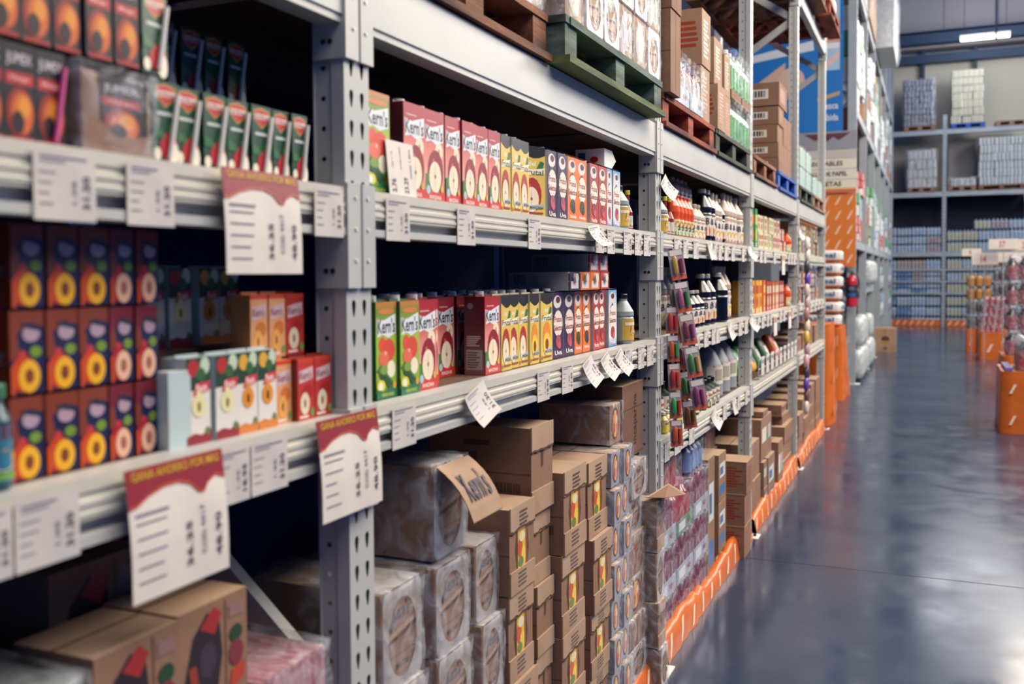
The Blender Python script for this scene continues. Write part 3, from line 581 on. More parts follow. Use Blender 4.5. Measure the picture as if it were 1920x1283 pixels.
# third bay upper shelf
bot('juice_bottle', -.98, 3.70, Z1, 'pale juice bottle beside the upright, upper shelf, third bay', 'juice bottles')
for i, y in enumerate((3.775, 3.845)): bot('hot_sauce_bottle', -.975, y, Z1, ORD[i]+' yellow-capped hot sauce bottle along, upper shelf, third bay', 'sauce bottles', (1, 1, .95))
for i, y in enumerate((3.94, 4.005, 4.07, 4.135, 4.2)): bot('orange_soda_bottle', -.985, y, Z1, ORD[i]+' orange squash bottle along, upper shelf, third bay', 'orange squash bottles')
for i, y in enumerate((4.29, 4.38, 4.455)): bot('milky_drink_bottle', -1.0, y, Z1, ORD[i]+' short milky syrup bottle along, upper shelf, third bay', 'milky syrup bottles', (.9, .9, .62))
for i, y in enumerate((4.22, 4.3, 4.38, 4.46)): bot('milky_drink_bottle', -1.06, y, Z1+.165, ORD[i]+' milky syrup bottle along in the raised back row', 'milky syrup bottles', (.8, .8, .42))
mb = MB(); mb.box(-.11, 0, -.17, .17, 0, .164, 'cardboard_dark'); o = mb.obj('shipping_box', None, (-1.042, 4.35, Z1)); tag(o, 'low brown box hidden behind the short milky syrup bottles', 'cardboard box')
for i, y in enumerate((4.55, 4.64)): bot('dark_syrup_bottle', -.995, y, Z1, ORD[i]+' dark syrup bottle along, upper shelf, third bay', 'dark syrup bottles', (1, 1, .93))
for i, y in enumerate((4.735, 4.82)): bot('milky_drink_bottle', -.995, y, Z1, ORD[i]+' tall milky syrup bottle beyond the dark ones, upper shelf', 'milky syrup bottles', (.95, .95, .9))
bot('dark_syrup_bottle', -1.0, 4.915, Z1, 'single dark syrup bottle between milky ones, upper shelf, third bay', 'dark syrup bottles', (.95, .95, .84))
for i, y in enumerate((5.02, 5.11, 5.2)): bot('milky_drink_bottle', -.995, y, Z1, ORD[i]+' tall milky syrup bottle before the back corner, upper shelf', 'milky syrup bottles', (.98, .98, .98))
bot('milky_drink_bottle', -1.0, 5.36, Z1, 'large milky syrup bottle standing alone beside the third upright', 'milky syrup bottles', (1.2, 1.2, .98))
# third bay middle shelf
for i, y in enumerate((4.10, 4.2, 4.3, 4.4)): bot('milky_drink_bottle', -1.12, y, Z2, ORD[i]+' shaded milky bottle along the back of the middle shelf', 'milky syrup bottles', (1, 1, 1.02))
for i, y in enumerate((4.13, 4.23, 4.33, 4.42)): bot('dark_syrup_bottle', -1.0, y, Z2, ORD[i]+' short syrup bottle behind the hanging clip strip', 'dark syrup bottles', (1, 1, .62))
for i, y in enumerate((4.53, 4.65)): bot('dark_syrup_bottle', -1.0, y, Z2, ORD[i]+' white-capped dark syrup bottle along, middle shelf, third bay', 'dark syrup bottles', (1.15, 1.15, .9))
bot('dark_syrup_bottle', -.99, 4.86, Z2, 'large dark syrup bottle with blank label, middle shelf, third bay', 'dark syrup bottles', (1.3, 1.3, .92), 1.2)
for i, y in enumerate((5.04, 5.15, 5.25)): bot('milky_drink_bottle', -1.04, y, Z2, ORD[i]+' milky syrup bottle along, middle shelf, third bay', 'milky syrup bottles', (1.1, 1.1, 1.05))
# third bay lower shelf
for i, y in enumerate((4.95, 5.145, 5.34)): bot('vinegar_jug', -1.06, y, Z3, ORD[i]+' grey translucent jug along, lower shelf, third bay', 'translucent jugs', (.95, .9, 1))
for i, y in enumerate((4.53, 4.62, 4.71)): bot('small_syrup_bottle', -.985, y, Z3, ORD[i]+' squat lime juice bottle along, lower shelf, third bay', 'squat lime juice bottles', (1.05, 1.05, 1.05))
for i, y in enumerate((4.12, 4.2, 4.28, 4.36, 4.44)): bot('grape_syrup_bottle', -.98-.01*(i % 2), y, Z3, ORD[i]+' small grape syrup bottle along, lower shelf, third bay', 'small grape syrup bottles')
for i, y in enumerate((3.72, 3.78, 3.84, 3.9, 3.96, 4.02)): bot('yellow_vial', -.97, y, Z3, ORD[i]+' yellow seasoning bottle along, lower shelf, third bay', 'seasoning bottles')
for i, y in enumerate((4.0, 4.12, 4.24, 4.36)): bot('small_syrup_bottle', -1.08, y, Z3, ORD[i]+' dark bottle along the back, lower shelf, third bay', 'squat lime juice bottles', (1, 1, 1.3))

BOT['aqua_bottle'] = bottle('drink_bottle', [(.018, 0), (.021, .006), (.021, .08), (.013, .098), (.011, .108)], 'liq_aqua', '#2f6a4c', .016, .016, .021, .01, .075, '#2f6f8c', [('r', 0, .75, 1, 1, '#5a2a3c'), ('e', .5, .4, .3, .2, '#b8a03a'), ('r', .1, .05, .9, .18, '#6a9c4a')], 12)
pm('liq_aqua', '#1f4a5c', .3)
bot('aqua_bottle', -.975, .757, Z2, 'blue drink bottle with green cap beside the peach nectar stacks', 'drink bottles')
bot('aqua_bottle', -1.03, .757, Z2, 'second blue drink bottle with green cap, just behind the other', 'drink bottles')

# ------------------------------------------------------------------ price tags
def price_tag(seed, lift=0.):
    def f():
        rr = random.Random(seed); mb = MB(); w, h = .085, .08; n = 6; pts = []
        a = 0.; x = z = 0.
        for i in range(n+1):
            pts.append((x, z)); a = lift*(.25+.75*i/n); x += math.sin(a)*h/n; z -= math.cos(a)*h/n
        for sx in (0, -.0006):
            vs = [(px+sx, yy, pz) for px, pz in pts for yy in (-w/2, w/2)]
            mb.add(vs, [(2*i, 2*i+1, 2*i+3, 2*i+2) for i in range(n)], 'paper', True)
        def Q(u, v):
            fz = (1-v)*n; i = min(int(fz), n-1); q = fz-i; return Vector((pts[i][0]+(pts[i+1][0]-pts[i][0])*q+.0008, -w/2+w*u, pts[i][1]+(pts[i+1][1]-pts[i][1])*q+(.0004 if lift > .4 else 0)))
        def R(u0, v0, u1, v1, k='ink'): mb.add([Q(u0, v0), Q(u1, v0), Q(u1, v1), Q(u0, v1)], [(0, 1, 2, 3)], k)
        R(.1, .9, .1+rr.uniform(.5, .8), .93); R(.1, .84, .5, .86)
        for j in range(4): v = .68-j*.15; R(.08, v, rr.uniform(.2, .4), v+.018)
        vs, fs = textpolys(rr.choice(['26.50', '23.75', '18.95', '31.20', '12.60']))
        mb.add([Q(.9-b*.12, .18+a_*.5) for a_, b in vs], fs, 'ink2')
        vs, fs = textpolys(rr.choice(['2.35', '1.98', '4.10'])); mb.add([Q(.68-b*.07, .25+a_*.35) for a_, b in vs], fs, 'ink')
        return tag(mb.obj('price_tag'), '', 'price tag')
    return f
def tags(items, z, where, x=XF+.0062):
    for i, it in enumerate(items):
        y, wd = it[0], it[1]; lift = it[2] if len(it) > 2 else 0; ry = it[3] if len(it) > 3 else 0
        lab = '%s %sprice tag along the %s' % (ORD[i], 'lifted ' if lift > .3 else 'white ', where)
        put(('tag', i % 3, lift), price_tag(i % 3, lift), (x+(.004 if lift > .3 else 0), y, z+(it[4] if len(it) > 4 else 0)), lab, 'price tags on the shelf edges', (ry, 0, 0), (1, wd/.085, 1))
e1 = Z1-.008; e2 = Z2-.008; e3 = Z3-.008
tags([(.822, .088), (.956, .082)], e1, 'upper shelf edge, first bay')
tags([(1.353, .084)], e1, 'upper shelf edge, first bay, beside the upright', XF+.0095)
tags([(1.585, .088), (1.877, .088), (2.27, .084), (2.72, .1, 1.25, .1), (2.795, .08), (2.908, .075), (3.09, .09), (3.215, .08), (3.33, .085)], e1, 'upper shelf edge, second bay')
tags([(.71, .06), (.787, .088), (1.106, .073), (1.19, .088)], e2, 'middle shelf edge, first bay')
tags([(1.6, .09), (1.9, .1, .85, .3), (2.325, .085), (2.507, .088), (2.66, .085, .8, .3), (2.82, .075, .9, .35), (2.965, .07, .9, .4), (3.10, .085), (3.25, .075), (3.37, .085)], e2, 'middle shelf edge, second bay')
tags([(3.775, .1), (3.92, .085), (4.11, .1), (4.37, .1, .4, .15), (4.52, .08), (4.63, .085), (4.785, .1), (4.96, .09), (5.25, .08), (5.40, .09, 1.0, .3)], e1, 'upper shelf edge, third bay')
tags([(4.14, .09), (4.318, .09), (4.48, .09), (4.58, .09), (4.845, .1, .5, .2), (4.943, .08), (5.17, .1), (5.347, .1), (5.46, .09, 1.0, .3)], e2, 'middle shelf edge, third bay')
tags([(3.613, .08), (3.78, .1), (4.03, .1), (4.45, .1, .8, .3), (4.75, .1), (4.96, .1, .35), (5.13, .08), (5.36, .08)], e3, 'lower shelf edge, third bay')
tags([(5.85, .1), (6.0, .1), (6.4, .1), (7.086, .08), (7.23, .08), (7.39, .1)], e1, 'upper shelf edge, fourth bay')
tags([(5.757, .075), (5.925, .1), (6.12, .08), (6.25, .08), (6.68, .1), (6.85, .1), (7.3, .1)], e2, 'middle shelf edge, fourth bay')
tags([(8.0, .1), (8.25, .1), (8.5, .1), (8.8, .1), (9.1, .1), (9.4, .1)], e2, 'middle shelf edge, fifth bay')
put(('tag', 1, 'a'), price_tag(1, 1.0), (XF+.008, 3.545, 1.86), 'white card sticking out from the second upright above the sauce bottles', 'price tags on the shelf edges', (.55, 0, 0), (1, 1, 1.15))
put(('tag', 2, 'a'), price_tag(2, .8), (XF+.008, 7.64, 1.84), 'white card sticking out from the fourth upright above the sweet bags', 'price tags on the shelf edges', (.5, 0, 0), (1, 1, 1.2))
# tall hanging cards in the fourth bay
for i, (y, z, h) in enumerate(((6.75, Z1-.02, .14), (6.39, Z2-.03, .13), (7.09, Z2-.02, .13))):
    mb = MB(); mb.box(0, .0015, -.07, .07, -h, 0, 'paper2'); mb.box(-.0, .0016, -.06, .06, -.045, -.01, '#c08a70'); o = mb.obj('hanging_card', None, (XF+.012, y, z)); tag(o, ['white hanging card below the upper shelf edge, fourth bay', 'white hanging card beside the fourth bay middle edge tags', 'white hanging card further along the fourth bay middle edge'][i], 'shelf card', 'hanging shelf cards')
def promo(w, h, tilt):
    def f():
        t = MB(); n = 8; P = lambda u, v: Vector((.012*math.sin(v*PI)*tilt+.001+.02*tilt*(1-v)**2, w*(u-.5), -h*(1-v)))
        for off in (0, -.0008):
            vs = [P(u, i/n)+Vector((off, 0, 0)) for i in range(n+1) for u in (0, 1)]; t.add(vs, [(2*i, 2*i+1, 2*i+3, 2*i+2) for i in range(n)], 'paper2', True)
        A = lambda pts, k, o=.001: t.add([P(*p)+Vector((o, 0, 0)) for p in pts], [tuple(range(len(pts)))], k)
        wav = [(0, .70), (.08, .715), (.2, .775), (.35, .815), (.5, .82), (.62, .78), (.7, .7), (.76, .69), (.8, .75), (.9, .8), (1, .76)]
        for i in range(len(wav)-1): A([wav[i], wav[i+1], (wav[i+1][0], 1), (wav[i][0], 1)], '#8a2430'); A([(wav[i][0], wav[i][1]), (wav[i+1][0], wav[i+1][1]), (wav[i+1][0], wav[i+1][1]+.02), (wav[i][0], wav[i][1]+.02)], '#b9502e', .0014)
        A([(0, .9), (1, .9), (1, .985), (0, .985)], '#8f2b2a', .0013)
        vs, fs = textpolys('GANA AHORRO POR MAS'); t.add([P(.05+a*.9, .905+b*.07)+Vector((.002, 0, 0)) for a, b in vs], fs, '#c99a2e')
        rr = random.Random(int(w*1000))
        for j in range(5): v = .58-j*.11; e = rr.uniform(.2, .36); A([(.06, v), (e, v), (e, v+.014), (.06, v+.014)], 'ink')
        A([(.06, .64), (.38, .64), (.38, .665), (.06, .665)], 'ink')
        for s_, x_, w_, v0, v1, k in (('48.90', .92, .06, .14, .5, 'ink2'), ('36.25', .6, .06, .14, .5, 'ink2'), ('COD 4417', .75, .05, .2, .6, 'ink')):
            vs, fs = textpolys(s_); t.add([P(x_-b*w_, v0+a*(v1-v0))+Vector((.0012, 0, 0)) for a, b in vs], fs, k)
        return tag(t.obj('promotion_sign'), '', 'sign')
    return f
for (y, z, w_, h, ti, rx, lab) in ((1.168, Z1+.002, .178, .152, .4, 0, 'white sale card with red wavy header on the upper shelf edge'),
                             (.98, Z2-.0, .178, .168, .6, 0, 'white sale card with red wavy header below the dark blue cartons'),
                             (1.39, Z2+.004, .185, .168, .6, 0, 'white sale card with red wavy header across the perforated upright')):
    o = promo(w_, h, ti)(); o['label'] = lab; o['group'] = 'red-headed sale cards'; o.location = (XF+.014, y, z); o.rotation_euler = (rx, 0, 0)
# loose price sheet standing on the upper shelf before the apple cartons
mb = MB(); mb.box(-.0012, 0, -.052, .052, 0, .105, 'paper2'); mb.art((0, -.052, 0), (0, .104, 0), (0, 0, .105), [('tr', '23.29', .55, .05, .16, .3, 'ink2'), ('tr', '2.76', .1, .05, .16, .25, 'ink2'), ('tr', 'nectar 1 litro', .8, .35, .07, .55, 'ink'), ('tr', 'precio unidad', .45, .5, .06, .4, 'ink'), ('tr', 'caja x 12', .15, .5, .06, .3, 'ink')])
o = mb.obj('price_sheet', None, (-.938, 1.632, Z1+.001), (0, -.09, 0)); tag(o, 'white price sheet leaning on the first apple juice cartons', 'price sheet')

# ------------------------------------------------------------------ cardboard boxes (front face +x at x 0, centred in y, base at z 0)
BN = [0]
def box_art(mb, w, h, d, style, rr):
    F = lambda ops, off=.0004: mb.art((0, -w/2, 0), (0, w, 0), (0, 0, h), ops, off)
    Sd = lambda ops: mb.art((-d, -w/2, 0), (d, 0, 0), (0, 0, h), ops)
    if style in ('window', 'slot'):
        # folded flaps over the front, top and bottom
        mb.box(0, .004, -w/2, w/2, h*.72, h+.003, 'cardboard_light'); mb.box(0, .004, -w/2, w/2, 0, h*.27, 'cardboard_light')
        e = [(-w/2+w*i/8, h*.72+rr.uniform(-.004, .004)) for i in range(9)]
        for a, b in zip(e, e[1:]): mb.add([(.0043, a[0], a[1]), (.0043, b[0], b[1]), (.0043, b[0], b[1]+.006), (.0043, a[0], a[1]+.006)], [(0, 1, 2, 3)], 'cardedge')
        if style == 'window':
            F([('p', [(.28, .27), (.72, .27), (.78, .45), (.72, .72), (.28, .72), (.22, .5)], 'cardedge'), ('r', .33, .27, .66, .72, '#d9a923'), ('e', .42, .5, .1, .12, '#c4471f'), ('e', .56, .4, .1, .1, '#e0c23a'), ('e', .5, .62, .12, .06, '#d8cfa8'), ('r', .64, .27, .7, .72, '#8c3a2a'), ('e', .45, .33, .1, .06, '#5d7a34')])
            F([('lines', .3, .05, .75, .24, 4, '#5a4030'), ('lines', .35, .76, .8, .95, 4, '#5a4030')], .0046)
        else:
            F([('p', [(.46, .5), (.56, .52), (.58, .7), (.44, .7)], 'cardedge'), ('r', .0, .0, .02, 1, 'cardedge')])
        Sd([('r', .0, .46, 1, .475, 'cardboard_dark'), ('r', .35, .78, .6, .84, '#5a4030'), ('bar', .3, .6, .48, .7, '#5a4030'), ('bar', .6, .25, .9, .36, '#5a4030')])
    elif style == 'oval':
        F([('p', [(.1, .42), (.9, .52), (.9, .57), (.1, .47)], 'cardedge'), ('p', [(.1, .47), (.9, .57), (.88, .63), (.1, .52)], 'cardboard_light'), ('t', "Kern's", .3, .66, .42, .17, '#241a1c'), ('p', [(.3, .72), (.2, .6), (.26, .56), (.4, .7)], '#241a1c'), ('t', 'nectar', .38, .16, .34, .07, '#4a3026'), ('r', .1, .3, .9, .31, 'cardboard_dark')])
        n = 20; q = [(.5+.37*math.cos(2*PI*a/n), .48+.41*math.sin(2*PI*a/n)) for a in range(n)]; o = [(max(0, min(1, .5+.75*math.cos(2*PI*a/n))), max(0, min(1, .5+.75*math.sin(2*PI*a/n)))) for a in range(n)]
        mb.add([(.0052, -w/2+u*w, v*h) for u, v in q+o], [(a, (a+1) % n, n+(a+1) % n, n+a) for a in range(n)], 'milkyfilm'); mb.add([(-d*.6, -w/2+.003, h+.003), (.004, -w/2+.003, h+.003), (.004, w/2-.003, h+.003), (-d*.6, w/2-.003, h+.003)], [(0, 1, 2, 3)], 'milkyfilm')
        Sd([('lines', .2, .15, .5, .3, 3, '#6a4a36')])
    elif style == 'tetra':
        F([('e', .5, .5, .34, .42, '#2c2430'), ('e', .5, .5, .28, .36, '#c8602c'), ('r', .42, .16, .58, .84, '#d9b03a'), ('e', .4, .4, .1, .14, '#a8322a'), ('e', .6, .6, .08, .12, '#d8cdbb')])
    elif style == 'text':
        Sd([('lines', .12, .2, .9, .85, 8, '#8c3a2c')]); F([('lines', .2, .2, .8, .85, 8, '#8c4a3c')])
        mb.box(-d, .0025, -w/2-.002, w/2, h, h+.004, 'cardboard_light')
    elif style == 'redtext':
        Sd([('lines', .1, .3, .45, .8, 5, '#a8442c'), ('tr', 'GUATE', .5, .2, .06, .55, '#3a2a26'), ('lines', .62, .3, .95, .8, 5, '#a8442c')]); F([('lines', .2, .15, .8, .85, 9, '#a8705c')])
    elif style == 'barcode':
        Sd([('r', .08, .3, .8, .72, '#d8d2c8'), ('bar', .14, .38, .74, .66, '#2a2830')]); F([('lines', .15, .2, .8, .8, 5, '#8c5a3c')])
    elif style == 'fruit':
        F([('p', [(.1, .06), (.35, .02), (.55, .2), (.62, .5), (.58, .8), (.4, .92), (.2, .75), (.08, .4)], '#2b2028'), ('p', [(.3, .8), (.5, .95), (.62, .86), (.5, .7)], '#9c2c2c'), ('p', [(.14, .5), (.2, .1), (.3, .12), (.24, .5)], '#8c3a2c'), ('e', .4, .5, .12, .16, '#3c3040'), ('r', .66, .03, .675, .97, '#5a3a28'), ('r', .72, .78, .94, .9, '#8a6a66'), ('e', .82, .62, .1, .08, '#24402c'), ('e', .82, .44, .11, .12, '#7a3038'), ('p', [(.7, .1), (.95, .2), (.95, .34), (.75, .3)], '#b0402c')])
    elif style == 'label':
        F([('r', .1, .4, .5, .75, '#d6d0c4'), ('r', .5, .55, .62, .75, '#c9662c'), ('r', .5, .4, .62, .55, '#4a8a4c'), ('r', .64, .4, .9, .75, '#a9b4bb')]); Sd([('r', .3, .5, .9, .52, 'cardedge')])
    elif style == 'bluewhite':
        F([('r', .15, .5, .85, .8, '#c3cad0'), ('r', .2, .56, .6, .72, '#4a6a8c'), ('r', .15, .15, .85, .35, '#3a6a9c')])
    elif style == 'tall':
        F([('tr', 'Incaparina', .5, .15, .22, .7, '#3c2a20'), ('r', 0, .02, 1, .03, 'cardedge'), ('r', 0, .66, 1, .67, 'cardedge')])
    else:
        F([('r', .49, 0, .51, 1, 'cardboard_dark')]) ; Sd([('r', 0, .49, 1, .5, 'cardboard_dark'), ('lines', .55, .15, .9, .4, 3, '#6a4a36')])
def cbox(y0, y1, z0, z1, x, style, label, d=.3, filmed=False, tint='cardboard', rz=0., name='cardboard_box', group=None, tilt=0.):
    BN[0] += 1; w = y1-y0-(.014 if filmed else .004); h = z1-z0-(.007 if filmed else .003)
    key = ('box', round(w, 3), round(h, 3), round(d, 2), style, filmed, tint)
    def f():
        rr = random.Random(BN[0]); t = thing(name, '', 'cardboard box')
        mb = MB(); mb.box(-d, 0, -w/2, w/2, 0, h, tint if style != 'window' else 'cardboard', 'cardboard_light'); box_art(mb, w, h, d, style, rr)
        # top flaps meet in the middle
        mb.box(-d*.5-.002, -d*.5+.002, -w/2, w/2, h, h+.0015, 'cardboard_dark')
        part('box_body', mb, t)
        if filmed: part('shrink_wrap', wrinkled(-d-.006, .007, -w/2-.001, w/2+.001, -.0, h+.004, BN[0], .005, 4), t)
        return t
    return put(key, f, (x, (y0+y1)/2, z0), label, group or 'cardboard boxes in the racks', (0, tilt, rz))
def cstack(y0, y1, tops, x, style, who, **k):
    """tops listed from the highest down; the last value is the base"""
    n = len(tops)-1
    for i in range(n):
        pos = 'topmost of' if i == 0 else ('at base of' if i == n-1 else ORD[i]+' down in')
        cbox(y0+random.uniform(-.004, .004), y1, tops[i+1], tops[i], x+random.uniform(-.016, .006), style[i % len(style)] if isinstance(style, list) else style, 'brown box %s the stack %s' % (pos, who), **k)
lv = lambda top, h, base: [round(top-i*h, 3) for i in range(int((top-base)/h+.01)+1)]
pm('pallet_dark', '#3a2c24', .9, 0, '#241c18', 8.)
# low pallets under the stock of the first three bays
def pallet(key, y0, y1, x, z, wood, label, h=.125, d=1.0):
    w = y1-y0
    def f():
        t = thing('wooden_pallet', '', 'pallet')
        mb = MB()
        for i in range(7):
            x1 = -i*(d-.1)/6; mb.box(x1-.1, x1, -w/2, w/2, h-.02, h, wood)
        # the front board is a little split and uneven
        mb.box(0, .004, -w/2+.03, w/2-.2, h-.022, h-.002, wood); part('top_deck', mb, t)
        for yy in (-w/2+.05, 0, w/2-.05):
            mb = MB(); mb.box(-d, -.004, yy-.045, yy+.045, .02, h-.021, wood); part('stringer', mb, t)
        bw = 'limewood' if wood == 'greenwood' else wood; mb = MB(); mb.box(-.1, .012, -w/2, w/2, 0, .019, bw); mb.box(-d, -d+.1, -w/2, w/2, 0, .019, wood); mb.box(-d/2-.05, -d/2+.05, -w/2, w/2, 0, .019, wood); part('bottom_boards', mb, t)
        return t
    return put(('pal', key, round(w, 2)), f, (x, (y0+y1)/2, z), label, 'wooden pallets in the racks', (0, random.uniform(-.0, .0), 0))
pallet('lo', 1.55, 2.5, -.97, 0, 'brownwood', 'wooden pallet on the floor under the juice boxes of the second bay', .09, .6)
pallet('lo', 2.52, 3.31, -.97, 0, 'brownwood', 'wooden pallet on the floor under the wrapped packs of the second bay', .09, .6)
pallet('lo', .62, 1.40, -.97, 0, 'brownwood', 'wooden pallet on the floor under the boxes of the first bay', .09, .6)

# first bay, floor stock
cstack(1.025, 1.178, [1.028, .86, .69, .52, .35, .18, .092], -.95, 'fruit', 'of dark fruit boxes beside the diagonal brace', tint='cardboard', d=.14)
cstack(.862, 1.018, [1.03, .86, .69, .52, .35, .18, .092], -.95, 'fruit', 'of dark fruit boxes under the red-headed card', tint='cardboard', d=.14)
cbox(.95, 1.13, .862, 1.09, -1.12, 'fruit', 'dark fruit box set back above the two fruit box stacks', tint='cardboard', d=.16)
cstack(.95, 1.13, lv(.858, .19, .09), -1.12, 'plain', 'behind the dark fruit boxes', d=.3)
pm('pinkpack', '#b4898f', .4, 0, '#8c4a58', 30., 1.2, 0, 40, (1, 3, 1)); pm('greenpack', '#5c6f66', .4, 0, '#8c8f92', 22.)
def wrapped(y0, y1, z0, z1, x, core, label, d=.25, name='wrapped_pack', seed=1, cat='wrapped pack', amp=.006):
    t = thing(name, label, cat, (x, (y0+y1)/2, z0), group='film-wrapped packs'); w = y1-y0
    mb = MB(); mb.box(-d, 0, -w/2+.006, w/2-.006, 0, z1-z0-.008, core)
    part('pack_contents', mb, t); part('shrink_wrap', wrinkled(-d-.003, .006, -w/2+.003, w/2-.003, 0, z1-z0, seed, amp, 4), t); return t
wrapped(1.185, 1.37, .70, .875, -.95, 'pinkpack', 'pink film-wrapped pack between the fruit boxes and the upright', .3, seed=3)
cstack(1.185, 1.37, [.698, .5, .3, .092], -.955, 'plain', 'under the pink wrapped pack')
wrapped(.66, .855, .85, 1.02, -.945, 'greenpack', 'green and grey film-wrapped pack beside the fruit boxes', .3, seed=4)
cstack(.66, .852, [.848, .6, .35, .092], -.95, 'plain', 'under the green wrapped pack')

# second bay, floor stock
cstack(1.545, 1.706, [.9, .7, .5, .3, .092], -.945, 'oval', 'beside the perforated upright', filmed=True)
cstack(1.74, 1.906, [.894, .7, .5, .3, .092], -.94, 'oval', 'second from the perforated upright', filmed=True)
# tilted box with a torn flap
o = cbox(1.757, 1.922, .9, 1.105, -.955, 'oval', 'tilted brown box in film with an open printed flap', filmed=True, d=.26, tilt=-.0)
mb = MB(); n = 6
P = lambda u, v: Vector((.012+.075*v+.01*math.sin(v*3), -.075+.15*u+.02*v, .2-.075*v-.04*v*v))
vs = [P(u, v/n) for v in range(n+1) for u in (0, 1)]; fs = [(2*i, 2*i+1, 2*i+3, 2*i+2) for i in range(n)]
mb.add(vs, fs, 'cardboard_light'); mb.add([v-Vector((.001, 0, .002)) for v in vs], fs, 'cardboard')
tv, tf = textpolys("Kern's"); mb.add([P(.15+a*.7, .75-b*.5)+Vector((.002, 0, .002)) for a, b in tv], tf, 'ink2')
part('torn_flap', mb, o)
cstack(1.982, 2.108, [.876, .69, .5, .3, .092], -.95, 'oval', 'third from the perforated upright', filmed=True)
cstack(2.114, 2.274, [.932, .715, .495, .29, .092], -.93, 'window', 'of windowed boxes beside the plain flap boxes')
cstack(2.334, 2.46, [.866, .672, .48, .28, .092], -.95, 'slot', 'of plain flap boxes between windowed stacks')
cbox(2.30, 2.46, .87, 1.103, -.952, 'slot', 'large plain brown box standing above the plain flap boxes', d=.3)
cstack(2.469, 2.658, [.954, .72, .49, .27, .092], -.93, 'window', 'with yellow cartons showing, fifth from the upright')
cstack(2.72, 2.905, [.933, .70, .47, .27, .092], -.93, 'window', 'of windowed boxes beside the film-wrapped small packs', d=.3)
z = .092; k = 0
while z < .86:
    for j, y in enumerate((2.915, 3.02)):
        cbox(y, y+.1, z, z+.118, -.93+.01*((k+j) % 2), 'tetra', '%s small wrapped juice pack up the %s column' % (ORD[k], ['windowed stack side', 'brown tape side'][j]), d=.28, filmed=True, tint='#8f8c94', name='wrapped_juice_pack', group='small wrapped juice packs')
    z += .121; k += 1
cbox(2.995, 3.125, .94, 1.076, -.96, 'tetra', 'brown wrapped pack with blue film crest topping the small packs', filmed=True, d=.25)
mb = MB(); mb.box(-.24, 0, 2.925, 3.12, 0, .002, 'cardboard')
cbox(3.14, 3.40, .86, 1.12, -.96, 'tall', 'tall brown box with vertical lettering beside the second upright', d=.2, tint='cardboard_dark')
cstack(3.13, 3.33, [.855, .727, .6, .45, .31, .2, .092], -.935, ['oval', 'oval', 'text', 'tetra', 'plain', 'oval'], 'beside the second upright', filmed=True, d=.26)
cstack(3.335, 3.445, [.69, .5, .32, .15, .0], -.885, ['slot', 'oval', 'slot', 'oval'], 'of flapped boxes by the second upright', d=.25, filmed=True)
# cream opened lid lying over the packs
mb = MB(); mb.add([(-.06, 3.33, .700), (.01, 3.33, .705), (.055, 3.47, .692), (-.02, 3.5, .72)], [(0, 1, 2, 3)], 'cardboard_light'); mb.add([(-.06, 3.33, .698), (.01, 3.33, .703), (.055, 3.47, .690), (-.02, 3.5, .718)], [(3, 2, 1, 0)], 'cardboard')
o = mb.obj('box_lid', None, (-.87, 0, 0)); tag(o, 'cream cardboard lid lying open over the flapped boxes', 'cardboard lid')

# third bay, floor stock: wrapped trays of red bottles
def tray_pack(ny, nx, r, h, liq, cap, trayc, labelc, filmed=True, tray=.35):
    def f():
        t = thing('bottle_pack', '', 'bottle pack'); proto = None
        for j in range(ny):
            for i in range(nx):
                x = -r-.002-i*2*r*1.02; y = (j-(ny-1)/2)*2*r*1.03
                if proto is None:
                    mb = MB(); mb.lathe([(r*.9, 0), (r*.97, h*.05), (r*.97, h*.6), (r*.8, h*.72), (r*.35, h*.86), (r*.35, h*.9)], liq, 10, kf=lambda q: labelc if q == 1 else liq); mb.tube([(0, 0, h*.9), (0, 0, h)], r*.42, cap, 10)
                    proto = part('bottle', mb, t, (x, y, .003))
                else:
                    c = proto.copy(); COL.objects.link(c); c.parent = t; c.location = (x, y, .003); KIDS[t].append(c)
        w = ny*2*r*1.03/2; d = nx*2*r*1.02
        if tray:
            mb = MB(); mb.box(.001, .003, -w, w, 0, h*tray, trayc); mb.box(-d, .003, -w-.002, -w, 0, h*tray, trayc); mb.box(-d, .003, w, w+.002, 0, h*tray, trayc); mb.box(-d, 0, -w, w, 0, .002, trayc)
            mb.art((.003, -w, 0), (0, 2*w, 0), (0, 0, h*tray), [('r', .1, .2, .5, .8, '#c9ccd2'), ('t', 'Jugo', .58, .3, .3, .4, '#8c2a3a')], .0003); part('tray', mb, t)
        if filmed: part('shrink_wrap', wrinkled(-d-.003, .006, -w-.003, w+.003, 0, h*1.0, ny*7+nx, .005, 5), t)
        return t
    return f
pm('liq_purple', '#6a2436', .15, coat=.5)
def tp(key, b, x, y, z, label, group='bottle packs in the racks', scale=None, rz=0): return put(('tp', key), b, (x, y, z), label, group, (0, 0, rz), scale)
pk = tray_pack(5, 2, .028, .2, 'liq_purple', '#b07a88', '#8f96a8', '#8c5a6c')
for lvn, z in enumerate((.0, .205, .41)):
    for j, y in enumerate((3.72, 4.03, 4.34)):
        if lvn == 2 and j == 1: continue
        tp('purple', pk, -.955, y, z, '%s wrapped tray of purple bottles along the %s layer' % (ORD[j], ['floor', 'middle', 'upper'][lvn]))
tp('redbig', tray_pack(3, 1, .05, .22, 'liq_red', '#c8545c', '#9a9aa0', '#a83a3c', tray=0), -.96, 3.8, .615, 'wrapped red juice bottles standing above the purple trays')
tp('redmid', tray_pack(3, 1, .045, .2, 'liq_red', '#c8545c', '#4c7a54', '#a83a3c', tray=.3), -.955, 4.03, .41, 'wrapped red juice bottles in a green tray among the purple')
